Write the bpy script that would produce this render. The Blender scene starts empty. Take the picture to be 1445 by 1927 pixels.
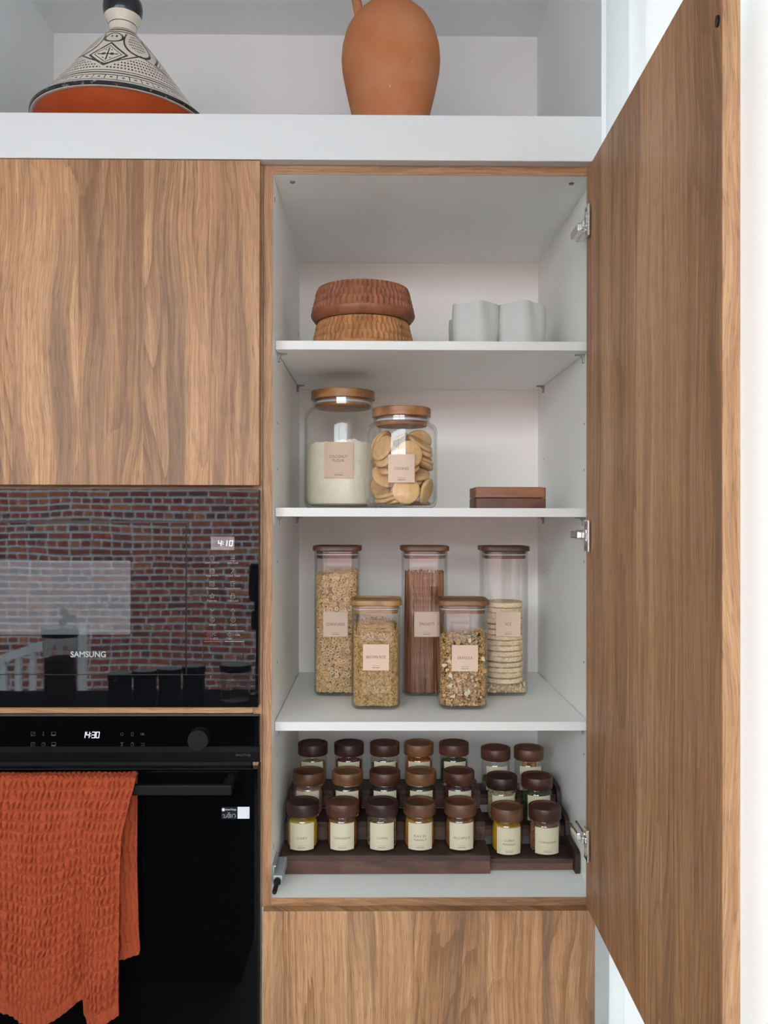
import bpy, bmesh, math, random
import numpy as np
from mathutils import Vector, Matrix, Quaternion

SC = bpy.context.scene
COL = SC.collection
PI = math.pi

# ---------------------------------------------------------------- camera
F_PX, W_PX, H_PX = 1567.0, 1445.0, 1927.0
cam_d = bpy.data.cameras.new('camera')
cam_d.sensor_fit = 'HORIZONTAL'
cam_d.sensor_width = 36.0
cam_d.lens = 36.0 * F_PX / W_PX
cam_d.clip_start = 0.02
cam = bpy.data.objects.new('camera', cam_d)
COL.objects.link(cam)
YAW, PITCH, ROLL = math.atan(15.5 / F_PX), math.atan(6.5 / F_PX), math.radians(0.11)
CAM_R = Matrix.Rotation(-YAW, 3, 'Z') @ Matrix.Rotation(PI / 2 + PITCH, 3, 'X') @ Matrix.Rotation(ROLL, 3, 'Z')
CAM_L = Vector((0.0, -1.46, 1.40))
cam.matrix_world = Matrix.Translation(CAM_L) @ CAM_R.to_4x4()
SC.camera = cam

# ---------------------------------------------------------------- sky, window portals, exposure
world = bpy.data.worlds.new('overcast_sky')
SC.world = world
world.use_nodes = True
bg = world.node_tree.nodes['Background']
bg.inputs[0].default_value = (0.81, 0.92, 0.99, 1)
bg.inputs[1].default_value = 17.0


def portal(name, loc, rot, sx, sy):
    d = bpy.data.lights.new(name, 'AREA')
    d.shape = 'RECTANGLE'
    d.size, d.size_y = sx, sy
    d.cycles.is_portal = True
    o = bpy.data.objects.new(name, d)
    COL.objects.link(o)
    o.location, o.rotation_euler = loc, rot
    return o


portal('window_portal', (-0.15, -3.27, 1.43), (PI / 2, 0, 0), 4.6, 2.4)
portal('side_window_portal', (0.73, -0.67, 1.35), (PI / 2, 0, PI / 2), 2.3, 2.5)
SC.view_settings.view_transform = 'Standard'
SC.view_settings.look = 'None'
SC.view_settings.gamma = 1.0
SC.view_settings.use_curve_mapping = False
SC.view_settings.exposure = -0.25
SC.cycles.use_denoising = True
SC.cycles.max_bounces = 9
SC.cycles.diffuse_bounces = 5
SC.cycles.glossy_bounces = 4
SC.cycles.transparent_max_bounces = 24
SC.cycles.caustics_reflective = False
SC.cycles.caustics_refractive = False
SC.cycles.sample_clamp_indirect = 6.0


# ---------------------------------------------------------------- helpers
def at(px, py, y):
    """Point of the plane Y = y that the camera sees at a photograph pixel."""
    d = CAM_R @ Vector(((px - W_PX / 2) / F_PX, -(py - H_PX / 2) / F_PX, -1.0))
    t = (y - CAM_L.y) / d.y
    return CAM_L + d * t


ORG = {}


def thing(name, label, cat, loc=(0, 0, 0), group=None, rotz=0.0):
    o = bpy.data.objects.new(name, None)
    o.empty_display_size = 0.02
    COL.objects.link(o)
    o.location = loc
    o.rotation_euler = (0, 0, rotz)
    tag(o, label, cat, group)
    ORG[o.name] = Vector(loc)
    return o


def tag(o, label=None, cat=None, group=None, kind=None):
    if label: o['label'] = label
    if cat: o['category'] = cat
    if group: o['group'] = group
    if kind: o['kind'] = kind
    return o


class MB:
    """Collects faces into one mesh."""

    def __init__(s):
        s.v, s.f, s.m, s.sm = [], [], [], []

    def add(s, vs, fs, mi=0, smooth=False):
        b = len(s.v)
        s.v.extend([tuple(p) for p in vs])
        for f in fs:
            s.f.append(tuple(i + b for i in f))
            s.m.append(mi)
            s.sm.append(smooth)
        return s

    def box(s, x0, x1, y0, y1, z0, z1, bev=0.0, mi=0, rot=None, about=None):
        bm = bmesh.new()
        bmesh.ops.create_cube(bm, size=1.0)
        for v in bm.verts:
            v.co = Vector(((x0 + x1) / 2 + v.co.x * (x1 - x0), (y0 + y1) / 2 + v.co.y * (y1 - y0), (z0 + z1) / 2 + v.co.z * (z1 - z0)))
        if bev > 0:
            bmesh.ops.bevel(bm, geom=bm.edges[:], offset=bev, segments=2, profile=0.6, affect='EDGES')
        if rot is not None:
            c = Vector(about) if about else Vector(((x0 + x1) / 2, (y0 + y1) / 2, (z0 + z1) / 2))
            for v in bm.verts:
                v.co = rot @ (v.co - c) + c
        bm.verts.index_update()
        s.add([v.co for v in bm.verts], [[v.index for v in f.verts] for f in bm.faces], mi)
        bm.free()
        return s

    def loft(s, rings, cap0=True, cap1=True, mi=0, smooth=True, closed=True):
        n = len(rings[0])
        vs = [p for r in rings for p in r]
        fs = []
        for k in range(len(rings) - 1):
            for i in range(n if closed else n - 1):
                j = (i + 1) % n
                fs.append((k * n + i, k * n + j, (k + 1) * n + j, (k + 1) * n + i))
        if cap0: fs.append(tuple(range(n - 1, -1, -1)))
        if cap1: fs.append(tuple((len(rings) - 1) * n + i for i in range(n)))
        return s.add(vs, fs, mi, smooth)

    def lathe(s, prof, seg=40, c=(0, 0, 0), mi=0, smooth=True, rmod=None):
        """Profile of (radius, z) turned about the vertical through c; ends on the axis close to a point."""
        cx, cy, cz = c
        vs, fs, idx = [], [], []
        for r, z in prof:
            if r <= 1e-9:
                idx.append([len(vs)])
                vs.append((cx, cy, cz + z))
            else:
                row = []
                for i in range(seg):
                    a = 2 * PI * i / seg
                    rr, dz = (r, 0.0) if rmod is None else rmod(r, z, a)
                    row.append(len(vs))
                    vs.append((cx + rr * math.sin(a), cy - rr * math.cos(a), cz + z + dz))
                idx.append(row)
        for a, b in zip(idx[:-1], idx[1:]):
            if len(a) == 1 and len(b) == 1: continue
            for i in range(seg):
                j = (i + 1) % seg
                if len(a) == 1: fs.append((a[0], b[j], b[i]))
                elif len(b) == 1: fs.append((a[i], a[j], b[0]))
                else: fs.append((a[i], a[j], b[j], b[i]))
        return s.add(vs, fs, mi, smooth)

    def tube(s, pts, r, seg=8, mi=0, caps=True):
        rs = r if isinstance(r, (list, tuple)) else [r] * len(pts)
        pts = [Vector(p) for p in pts]
        rings = []
        up = Vector((0.013, 0.031, 1.0))
        for i, p in enumerate(pts):
            t = (pts[min(i + 1, len(pts) - 1)] - pts[max(i - 1, 0)]).normalized()
            u = t.cross(up)
            if u.length < 0.05: u = t.cross(Vector((1, 0.02, 0)))
            u.normalize()
            w = u.cross(t)
            rings.append([p + (u * math.cos(2 * PI * k / seg) + w * math.sin(2 * PI * k / seg)) * rs[i] for k in range(seg)])
        return s.loft(rings, caps, caps, mi)

    def prism(s, outline, axis, a0, a1, mi=0, smooth=False):
        """outline of 2D points extruded along axis 'X', 'Y' or 'Z'."""
        def P(u, v, a):
            return {'X': (a, u, v), 'Y': (u, a, v), 'Z': (u, v, a)}[axis]
        return s.loft([[P(u, v, a0) for u, v in outline], [P(u, v, a1) for u, v in outline]], mi=mi, smooth=smooth)

    def build(s, name, mats, parent=None, color=None, auto=35):
        me = bpy.data.meshes.new(name)
        off = Vector((0, 0, 0))
        if parent is not None: off = ORG[parent.name]
        me.from_pydata([tuple(Vector(p) - off) for p in s.v], [], s.f)
        mats = mats if isinstance(mats, (list, tuple)) else [mats]
        for m in mats: me.materials.append(m)
        me.polygons.foreach_set('material_index', s.m)
        me.polygons.foreach_set('use_smooth', s.sm)
        me.update()
        bm = bmesh.new(); bm.from_mesh(me)
        bmesh.ops.recalc_face_normals(bm, faces=bm.faces[:])
        bm.to_mesh(me); bm.free()
        if any(s.sm) and auto: me.set_sharp_from_angle(angle=math.radians(auto))
        o = bpy.data.objects.new(name, me)
        COL.objects.link(o)
        if parent is not None:
            o.parent = parent
        ORG[o.name] = off
        if color: o.color = (*color, 1)
        return o


def raw_mesh(name, V, Fc, mats, parent=None, mi=None, smooth=True, color=None):
    """Large meshes straight from numpy arrays (triangles or quads, uniform)."""
    V = np.asarray(V, dtype=np.float64)
    off = Vector((0, 0, 0)) if parent is None else ORG[parent.name]
    V = V - np.array(off)
    me = bpy.data.meshes.new(name)
    me.from_pydata(V.tolist(), [], np.asarray(Fc).tolist())
    for m in (mats if isinstance(mats, (list, tuple)) else [mats]): me.materials.append(m)
    if mi is not None: me.polygons.foreach_set('material_index', np.asarray(mi, dtype=np.int32))
    me.polygons.foreach_set('use_smooth', [smooth] * len(me.polygons))
    me.update()
    o = bpy.data.objects.new(name, me)
    COL.objects.link(o)
    if parent is not None: o.parent = parent
    ORG[o.name] = off
    if color: o.color = (*color, 1)
    return o


def dup(root, loc, label, group=None, color=None, rotz=None):
    """Copy of a thing with copies of its parts and sub-parts."""
    r = root.copy(); COL.objects.link(r)
    r.location = loc
    if rotz is not None: r.rotation_euler = (0, 0, rotz)
    r['label'] = label
    if group: r['group'] = group
    ORG[r.name] = Vector(loc)
    for ch in list(root.children):
        c = ch.copy(); COL.objects.link(c); c.parent = r
        ORG[c.name] = Vector(loc)
        for g in list(ch.children):
            d = g.copy(); COL.objects.link(d); d.parent = c
            ORG[d.name] = Vector(loc)
    return r


def rrect(w, d, r, z, cx=0.0, cy=0.0, n=6):
    """Rounded rectangle ring."""
    out = []
    for sx, sy, a0 in ((1, 1, 0), (-1, 1, PI / 2), (-1, -1, PI), (1, -1, 1.5 * PI)):
        for k in range(n + 1):
            a = a0 + PI / 2 * k / n
            out.append((cx + sx * (w / 2 - r) + r * math.cos(a), cy + sy * (d / 2 - r) + r * math.sin(a), z))
    return out


# ---------------------------------------------------------------- writing
def text_shape(body, h, spacing=1.0, width=None, bold=0.0):
    """Flat lettering as (list of (u, v), faces), centred; h = capital height, width = full width if given."""
    cu = bpy.data.curves.new('letters', 'FONT')
    cu.body = body
    cu.align_x, cu.align_y = 'CENTER', 'CENTER'
    cu.space_character = spacing
    cu.resolution_u = 3
    cu.offset = bold
    ob = bpy.data.objects.new('letters', cu)
    COL.objects.link(ob)
    me = bpy.data.meshes.new_from_object(ob.evaluated_get(bpy.context.evaluated_depsgraph_get()))
    vs = [(v.co.x, v.co.y) for v in me.vertices]
    fs = [tuple(p.vertices) for p in me.polygons]
    bpy.data.objects.remove(ob); bpy.data.curves.remove(cu); bpy.data.meshes.remove(me)
    if not vs: return [], []
    xs = [v[0] for v in vs]; ys = [v[1] for v in vs]
    kv = h / (max(ys) - min(ys))
    ku = kv if width is None else width / (max(xs) - min(xs))
    cx, cy = (max(xs) + min(xs)) / 2, (max(ys) + min(ys)) / 2
    return [((x - cx) * ku, (y - cy) * kv) for x, y in vs], fs


def flat_text(mb, body, x, y, z, h, spacing=1.0, width=None, mi=0, bold=0.0):
    vs, fs = text_shape(body, h, spacing, width, bold)
    mb.add([(x + u, y, z + v) for u, v in vs], fs, mi)


def stroke(mb, pts, wd, y, closed=False, mi=0):
    """Flat line of width wd through 2D points (x, z) in the plane Y = y."""
    pts = [Vector(p) for p in pts]
    n = len(pts)
    for i in range(n if closed else n - 1):
        a, b = pts[i], pts[(i + 1) % n]
        t = (b - a).normalized()
        q = Vector((-t.y, t.x)) * wd / 2
        e = t * wd * 0.4
        a2, b2 = a - e, b + e
        mb.add([(p.x, y, p.y) for p in (a2 + q, b2 + q, b2 - q, a2 - q)], [(0, 1, 2, 3)], mi)


def circle_pts(x, z, r, n=16):
    return [(x + r * math.cos(2 * PI * i / n), z + r * math.sin(2 * PI * i / n)) for i in range(n)]


SEG7 = {'0': 'abcdef', '1': 'bc', '3': 'abgcd', '4': 'fgbc'}


def digit(mb, ch, x, z, w, h, wd, y):
    s = 0.12 * h  # slant
    P = {'tl': (x + s, z + h), 'tr': (x + w + s, z + h), 'ml': (x + s / 2, z + h / 2), 'mr': (x + w + s / 2, z + h / 2), 'bl': (x, z), 'br': (x + w, z)}
    L = {'a': ('tl', 'tr'), 'b': ('tr', 'mr'), 'c': ('mr', 'br'), 'd': ('bl', 'br'), 'e': ('ml', 'bl'), 'f': ('tl', 'ml'), 'g': ('ml', 'mr')}
    for k in SEG7[ch]:
        stroke(mb, [P[L[k][0]], P[L[k][1]]], wd, y)


# ---------------------------------------------------------------- materials
class G:
    def __init__(s, name):
        s.mat = bpy.data.materials.new(name)
        s.mat.use_nodes = True
        s.nt = s.mat.node_tree
        s.b = s.nt.nodes['Principled BSDF']
        s.out = s.nt.nodes['Material Output']

    def n(s, t, **kw):
        nd = s.nt.nodes.new(t)
        for k, v in kw.items(): setattr(nd, k, v)
        return nd

    def put(s, sock, v):
        if v is None: return
        if isinstance(v, bpy.types.NodeSocket): s.nt.links.new(v, sock)
        elif isinstance(v, (tuple, list)) and len(v) == 3 and sock.type == 'RGBA': sock.default_value = (*v, 1)
        else: sock.default_value = v

    def m(s, op, a, b=None, c=None):
        nd = s.n('ShaderNodeMath', operation=op)
        for i, v in enumerate((a, b, c)): s.put(nd.inputs[i], v)
        return nd.outputs[0]

    def coords(s, kind='Object'):
        tc = s.n('ShaderNodeTexCoord')
        sp = s.n('ShaderNodeSeparateXYZ')
        s.nt.links.new(tc.outputs[kind], sp.inputs[0])
        return sp.outputs[0], sp.outputs[1], sp.outputs[2]

    def vec(s, x=0.0, y=0.0, z=0.0):
        nd = s.n('ShaderNodeCombineXYZ')
        for i, v in enumerate((x, y, z)): s.put(nd.inputs[i], v)
        return nd.outputs[0]

    def noise(s, v, scale=1.0, detail=2.0, rough=0.5, dist=0.0):
        nd = s.n('ShaderNodeTexNoise')
        s.put(nd.inputs['Vector'], v)
        nd.inputs['Scale'].default_value = scale
        nd.inputs['Detail'].default_value = detail
        nd.inputs['Roughness'].default_value = rough
        nd.inputs['Distortion'].default_value = dist
        return nd.outputs[0]

    def white(s, w):
        nd = s.n('ShaderNodeTexWhiteNoise', noise_dimensions='1D')
        s.put(nd.inputs['W'], w)
        return nd.outputs[0]

    def mapr(s, v, a, b, c=0.0, d=1.0, clamp=True):
        nd = s.n('ShaderNodeMapRange')
        nd.clamp = clamp
        for i, x in enumerate((v, a, b, c, d)): s.put(nd.inputs[i], x)
        return nd.outputs[0]

    def mix(s, f, a, b, blend='MIX'):
        nd = s.n('ShaderNodeMix', data_type='RGBA', blend_type=blend)
        s.put(nd.inputs[0], f); s.put(nd.inputs[6], a); s.put(nd.inputs[7], b)
        return nd.outputs[2]

    def bump(s, h, strength=0.3, dist=0.001):
        nd = s.n('ShaderNodeBump')
        nd.inputs['Strength'].default_value = strength
        nd.inputs['Distance'].default_value = dist
        s.put(nd.inputs['Height'], h)
        s.nt.links.new(nd.outputs[0], s.b.inputs['Normal'])

    def info(s, k='Color'):
        nd = s.n('ShaderNodeObjectInfo')
        return nd.outputs[k]

    def set(s, col=None, rough=0.5, metal=0.0, spec=None, ior=None, **kw):
        s.put(s.b.inputs['Base Color'], col)
        s.put(s.b.inputs['Roughness'], rough)
        s.put(s.b.inputs['Metallic'], metal)
        if spec is not None: s.put(s.b.inputs['Specular IOR Level'], spec)
        if ior is not None: s.put(s.b.inputs['IOR'], ior)
        for k, v in kw.items(): s.put(s.b.inputs[k], v)
        return s.mat


def lin(r, g, b):
    f = lambda c: (c / 255) / 12.92 if c <= 10.3 else (((c / 255) + 0.055) / 1.055) ** 2.4
    return (f(r), f(g), f(b))


def plain(name, col, rough=0.5, metal=0.0, spec=None, noise_amt=0.0, nscale=40.0, bump=0.0):
    g = G(name)
    c = col
    if noise_amt or bump:
        x, y, z = g.coords()
        nz = g.noise(g.vec(x, y, z), nscale, 4.0, 0.6)
        if noise_amt:
            k = g.mapr(nz, 0.3, 0.7, 1 - noise_amt, 1 + noise_amt)
            kk = g.n('ShaderNodeCombineColor')
            for i in range(3): g.put(kk.inputs[i], k)
            c = g.mix(1.0, col, kk.outputs[0], 'MULTIPLY')
        if bump: g.bump(nz, bump, 0.001)
    return g.set(c, rough, metal, spec)


def oak(name, along='Z', seed=0.0, strip=0.112, bright=1.0, contrast=1.0):
    """Printed oak laminate: staves about 11 cm wide with their own grain, run lengthways along one axis."""
    g = G(name)
    x, y, z = g.coords()
    if along == 'Z': a, l = g.m('ADD', x, y), z
    else: a, l = g.m('ADD', z, y), x
    a = g.m('ADD', a, 3.7 + seed)
    MU, AD, SB = (lambda p, q: g.m('MULTIPLY', p, q)), (lambda p, q: g.m('ADD', p, q)), (lambda p, q: g.m('SUBTRACT', p, q))
    sid = g.m('FLOOR', g.m('DIVIDE', a, strip))
    r1 = g.white(sid)
    r2 = g.white(AD(sid, 57.3))
    l2 = AD(l, MU(r1, 7.0))
    a2 = AD(a, MU(r2, 5.0))
    # slow sideways wander of the grain, tighter near a few knots
    wob = g.noise(g.vec(MU(a2, 7.0), MU(l2, 2.6), 0.0), 1.0, 1.0, 0.5)
    wob2 = g.noise(g.vec(MU(a2, 30.0), MU(l2, 9.0), 4.0), 1.0, 2.0, 0.5)
    aw = AD(a2, AD(MU(SB(wob, 0.5), 0.055), MU(SB(wob2, 0.5), 0.006)))
    # cathedral figure: thin growth lines round long ovals
    fig = g.noise(g.vec(MU(aw, 8.0), MU(l2, 0.9), 3.1), 1.0, 0.0, 0.4)
    fig = AD(MU(fig, 19.0), MU(g.noise(g.vec(MU(aw, 60.0), MU(l2, 3.0), 8.0), 1.0, 2.0, 0.6), 0.55))
    ring = g.m('POWER', g.m('FRACT', fig), 3.0)
    zone = g.mapr(g.noise(g.vec(MU(a2, 7.0), MU(l2, 1.2), 12.0), 1.0, 1.0, 0.5), 0.40, 0.62)
    # fibres, flecks and pores
    fib = g.noise(g.vec(MU(aw, 420.0), MU(l2, 9.0), 1.0), 1.0, 3.0, 0.65)
    fib2 = g.noise(g.vec(MU(aw, 120.0), MU(l2, 1.6), 5.0), 1.0, 4.0, 0.6)
    pore = g.noise(g.vec(MU(aw, 760.0), MU(l2, 30.0), 9.0), 1.0, 2.0, 0.5)
    dark = g.noise(g.vec(MU(aw, 21.0), MU(l2, 0.75), 7.0), 1.0, 4.0, 0.60)
    big = g.noise(g.vec(MU(aw, 9.0), MU(l2, 0.8), 2.0), 1.0, 1.0, 0.5)
    t = AD(MU(fib2, 0.46), MU(fib, 0.52))
    t = AD(t, MU(SB(r1, 0.5), 0.14))
    t = AD(t, MU(SB(big, 0.5), 0.30))
    t = SB(t, MU(MU(ring, zone), 0.18))
    t = g.mapr(t, 0.32, 0.64)
    B = bright
    lo = tuple(c * B for c in (0.232, 0.110, 0.047)); mi_ = tuple(c * B for c in (0.400, 0.203, 0.096)); hi = tuple(c * B for c in (0.550, 0.315, 0.160))
    c = g.mix(g.mapr(t, 0.0, 0.5), lo, mi_)
    c = g.mix(g.mapr(t, 0.5, 1.0), c, hi)
    dk = MU(MU(g.mapr(dark, 0.51, 0.62), AD(0.15, MU(fib2, 1.4))), 0.78 * contrast)
    c = g.mix(dk, c, tuple(k * B for k in (0.125, 0.070, 0.044)))
    pr = MU(g.mapr(pore, 0.54, 0.68), 0.46)
    c = g.mix(pr, c, tuple(k * B for k in (0.110, 0.047, 0.022)))
    g.bump(SB(fib, pr), 0.12, 0.0006)
    return g.set(c, 0.48, spec=0.35)


def acacia(name, along='X', rough=0.42, freq=1.0, heart=0.5):
    """Oiled hardwood in the object's own tint, with darker heartwood bands."""
    g = G(name)
    x, y, z = g.coords()
    col = g.info('Color')
    rnd = g.m('MULTIPLY', g.info('Random'), 37.0)
    if along == 'X': v = g.vec(g.m('ADD', g.m('MULTIPLY', x, 9.0 * freq), rnd), g.m('MULTIPLY', y, 42.0 * freq), g.m('MULTIPLY', z, 60.0 * freq))
    elif along == 'Y': v = g.vec(g.m('MULTIPLY', x, 42.0 * freq), g.m('ADD', g.m('MULTIPLY', y, 9.0 * freq), rnd), g.m('MULTIPLY', z, 60.0 * freq))
    else: v = g.vec(g.m('ADD', g.m('MULTIPLY', x, 50.0 * freq), rnd), g.m('MULTIPLY', y, 50.0 * freq), g.m('MULTIPLY', z, 12.0 * freq))
    n1 = g.noise(v, 1.0, 3.0, 0.55, 0.6)
    n2 = g.noise(g.vec(g.m('ADD', g.m('MULTIPLY', x, 14.0), rnd), g.m('MULTIPLY', y, 14.0), g.m('MULTIPLY', z, 20.0)), 1.0, 1.0, 0.5)
    n3 = g.noise(v, 7.0, 2.0, 0.6)
    k = g.m('ADD', g.m('MULTIPLY', n1, 0.8), g.m('MULTIPLY', n3, 0.35))
    kk = g.mapr(k, 0.35, 0.85, 0.62, 1.35)
    cc = g.n('ShaderNodeCombineColor')
    for i in range(3): g.put(cc.inputs[i], kk)
    c = g.mix(1.0, col, cc.outputs[0], 'MULTIPLY')
    c = g.mix(g.m('MULTIPLY', g.mapr(n2, 0.52, 0.60), heart), c, g.mix(1.0, c, (0.36, 0.28, 0.26), 'MULTIPLY'))
    g.bump(n3, 0.05, 0.0005)
    return g.set(c, rough, spec=0.4)


def tinted(name, rough=0.8, nscale=300.0, amt=0.35, bump=0.6, spec=0.2, dist=0.001):
    """Powders, brick, biscuit: the object's own colour broken up by noise."""
    g = G(name)
    x, y, z = g.coords()
    col = g.info('Color')
    n1 = g.noise(g.vec(x, y, z), nscale, 3.0, 0.6)
    kk = g.mapr(n1, 0.3, 0.7, 1 - amt, 1 + amt)
    cc = g.n('ShaderNodeCombineColor')
    for i in range(3): g.put(cc.inputs[i], kk)
    if bump: g.bump(n1, bump, dist)
    return g.set(g.mix(1.0, col, cc.outputs[0], 'MULTIPLY'), rough, spec=spec)


def clear_glass(name, tint=(0.995, 0.995, 0.991), edge=(0.82, 0.84, 0.80), refl=0.045):
    """Thin clear glass: mirror by Fresnel on top of see-through glass that greens where it is seen edge-on."""
    g = G(name)
    nt = g.nt
    nt.nodes.remove(g.b)
    lw = g.n('ShaderNodeLayerWeight'); lw.inputs[0].default_value = 0.5
    f = lw.outputs['Facing']
    f5 = g.m('POWER', f, 5.0)
    fr = g.m('ADD', refl, g.m('MULTIPLY', f5, 0.95 - refl))
    tr = g.n('ShaderNodeBsdfTransparent')
    g.put(tr.inputs[0], g.mix(g.m('POWER', f, 6.0), tint, edge))
    gl = g.n('ShaderNodeBsdfGlossy'); gl.inputs['Roughness'].default_value = 0.015
    mx = g.n('ShaderNodeMixShader')
    g.put(mx.inputs[0], fr)
    nt.links.new(tr.outputs[0], mx.inputs[1]); nt.links.new(gl.outputs[0], mx.inputs[2])
    nt.links.new(mx.outputs[0], g.out.inputs[0])
    return g.mat


def emit(name, col, st):
    g = G(name)
    return g.set((0, 0, 0), 0.4, **{'Emission Color': col, 'Emission Strength': st})


M = {}
M['oak_door'] = oak('oak_laminate_upright', 'Z', 0.031)
M['oak_low'] = oak('oak_laminate_lower_front', 'Z', 0.613)
M['oak_open'] = oak('oak_laminate_open_door', 'Z', 1.27, bright=1.18, contrast=0.8)  # same decor, colour brightened to make up for weak light on this face
M['oak_edge'] = oak('oak_edging_upright', 'Z', 2.2, strip=0.4, bright=0.95, contrast=0.4)
M['oak_edge_flat'] = oak('oak_edging_level', 'X', 2.9, strip=0.4, contrast=0.4)
M['melamine'] = plain('white_melamine', (0.905, 0.905, 0.87), 0.42, spec=0.35)
M['backboard'] = plain('white_backboard', (0.935, 0.885, 0.845), 0.6, spec=0.2)  # pink of the light off the bricks mixed into the white
M['shelf_edge'] = plain('white_shelf_edge_darkened', (0.70, 0.69, 0.66), 0.4, spec=0.35)
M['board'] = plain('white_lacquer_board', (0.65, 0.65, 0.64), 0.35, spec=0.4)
M['paint'] = plain('white_wall_paint', (0.87, 0.87, 0.86), 0.85, spec=0.1, bump=0.05, nscale=160)
M['room_paint'] = plain('greige_room_paint', (0.34, 0.345, 0.345), 0.85, spec=0.1)
M['room_ceiling'] = plain('off_white_ceiling', (0.55, 0.56, 0.56), 0.9, spec=0.1)
M['paint_cool'] = plain('cool_white_wall_paint', (0.84, 0.865, 0.87), 0.85, spec=0.1, bump=0.05, nscale=160)
M['floor'] = plain('grey_floor_tile', (0.20, 0.195, 0.19), 0.55, noise_amt=0.12, nscale=6)
M['ground'] = plain('pale_concrete', (0.40, 0.41, 0.41), 0.9, noise_amt=0.15, nscale=4)
M['sky_blocker'] = plain('pale_sky_blocker', (0.55, 0.57, 0.58), 0.9, noise_amt=0.06, nscale=3)
M['white_pvc'] = plain('white_frame', (0.80, 0.80, 0.80), 0.4)
M['mortar'] = plain('grey_mortar', (0.62, 0.66, 0.70), 0.95, noise_amt=0.12, nscale=12, bump=0.2)
M['brick'] = tinted('fired_brick', 0.9, 26.0, 0.35, 0.4)
M['chrome'] = plain('bright_nickel', (0.78, 0.76, 0.72), 0.2, 1.0)
M['screw'] = plain('dull_steel', (0.32, 0.30, 0.28), 0.4, 0.8)
M['clear_plastic'] = plain('grey_clear_plastic', (0.33, 0.35, 0.36), 0.25)
M['grey_plastic'] = plain('grey_plastic', (0.30, 0.33, 0.34), 0.4)
M['black_plastic'] = plain('black_plastic', (0.006, 0.006, 0.0065), 0.35, spec=0.3)
M['black_satin'] = plain('black_satin_metal', (0.0035, 0.0035, 0.004), 0.5, spec=0.2)
M['black_counter'] = plain('black_counter', (0.008, 0.008, 0.009), 0.9, spec=0.05)
M['gasket'] = plain('milky_silicone', (0.55, 0.55, 0.56), 0.35)
M['paper'] = plain('beige_label_paper', lin(214, 186, 164), 0.7, spec=0.15)
M['paper_cream'] = plain('cream_label_paper', (0.56, 0.50, 0.35), 0.7, spec=0.15)
M['ink'] = plain('brown_grey_ink', (0.085, 0.065, 0.06), 0.7)
M['ink_soft'] = plain('soft_grey_ink', (0.24, 0.19, 0.165), 0.7)
M['white_print'] = plain('white_print', (0.26, 0.25, 0.24), 0.6)
M['brand_print'] = plain('pale_grey_brand_print', (0.36, 0.36, 0.34), 0.6)
M['grey_print'] = plain('grey_print', (0.055, 0.055, 0.055), 0.6)
M['red_print'] = plain('red_print', (0.26, 0.05, 0.052), 0.6)
M['sticker_white'] = plain('white_sticker', (0.62, 0.64, 0.66), 0.5)
M['led'] = emit('white_led_digits', (0.90, 0.92, 1.0), 1.5)
M['ceramic'] = plain('matt_white_porcelain', (0.56, 0.565, 0.53), 0.55, spec=0.3)
M['cookie'] = tinted('baked_biscuit', 0.75, 120.0, 0.12, 0.25)
M['powder'] = tinted('spice_powder', 0.95, 600.0, 0.25, 0.5, 0.1)
M['flour'] = plain('soft_white_flour', (0.96, 0.88, 0.70), 0.95, spec=0.05, noise_amt=0.05, nscale=60)
M['puffed'] = tinted('puffed_rice', 0.85, 260.0, 0.22, 0.8, 0.15)
M['acacia'] = acacia('oiled_acacia', 'X')
M['walnut_lid'] = acacia('oiled_walnut_lid', 'X', 0.40, 1.0, 0.55)
M['carved'] = acacia('carved_bowl_wood', 'Z', 0.45, 0.8, 0.25)
M['rack'] = acacia('dark_stained_rack', 'X', 0.55, 0.9, 0.4)
M['glass'] = clear_glass('clear_jar_glass')
M['terracotta'] = None


def terracotta(name, base, pale, rough, marks=0.7):
    g = G(name)
    x, y, z = g.coords()
    n1 = g.noise(g.vec(x, y, z), 14.0, 4.0, 0.6)
    n2 = g.noise(g.vec(x, y, z), 160.0, 2.0, 0.5)
    c = g.mix(g.mapr(n1, 0.40, 0.72), base, pale)
    sc = g.noise(g.vec(g.m('MULTIPLY', x, 3.0), y, z), 33.0, 2.0, 0.5)
    c = g.mix(g.m('MULTIPLY', g.mapr(sc, 0.735, 0.76), marks), c, (0.80, 0.52, 0.30))
    g.bump(n2, 0.12, 0.0006)
    return g.set(c, rough, spec=0.2)


M['terracotta'] = terracotta('pale_terracotta', lin(182, 112, 72), lin(186, 128, 92), 0.8)
M['glazed_clay'] = terracotta('orange_clay_dish', lin(160, 66, 28), lin(168, 74, 34), 0.4, 0.0)


def black_glass(name, col=(0.004, 0.004, 0.005), wav=0.0, refl=1.55):
    g = G(name)
    if wav:
        x, y, z = g.coords()
        g.bump(g.noise(g.vec(x, y, z), 5.0, 1.0, 0.4), wav, 0.004)
    return g.set(col, 0.02, ior=refl)


M['black_glass'] = black_glass('black_oven_glass', wav=0.10, refl=1.44)
M['black_glass_flat'] = black_glass('black_oven_glass_lower', (0.002, 0.002, 0.0022), refl=1.24)
M['window_glass'] = black_glass('grey_oven_window_glass', (0.085, 0.09, 0.095), 0.04, 1.44)
M['display_glass'] = black_glass('pale_display_glass', (0.21, 0.165, 0.16), 0.04, 1.44)


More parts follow.
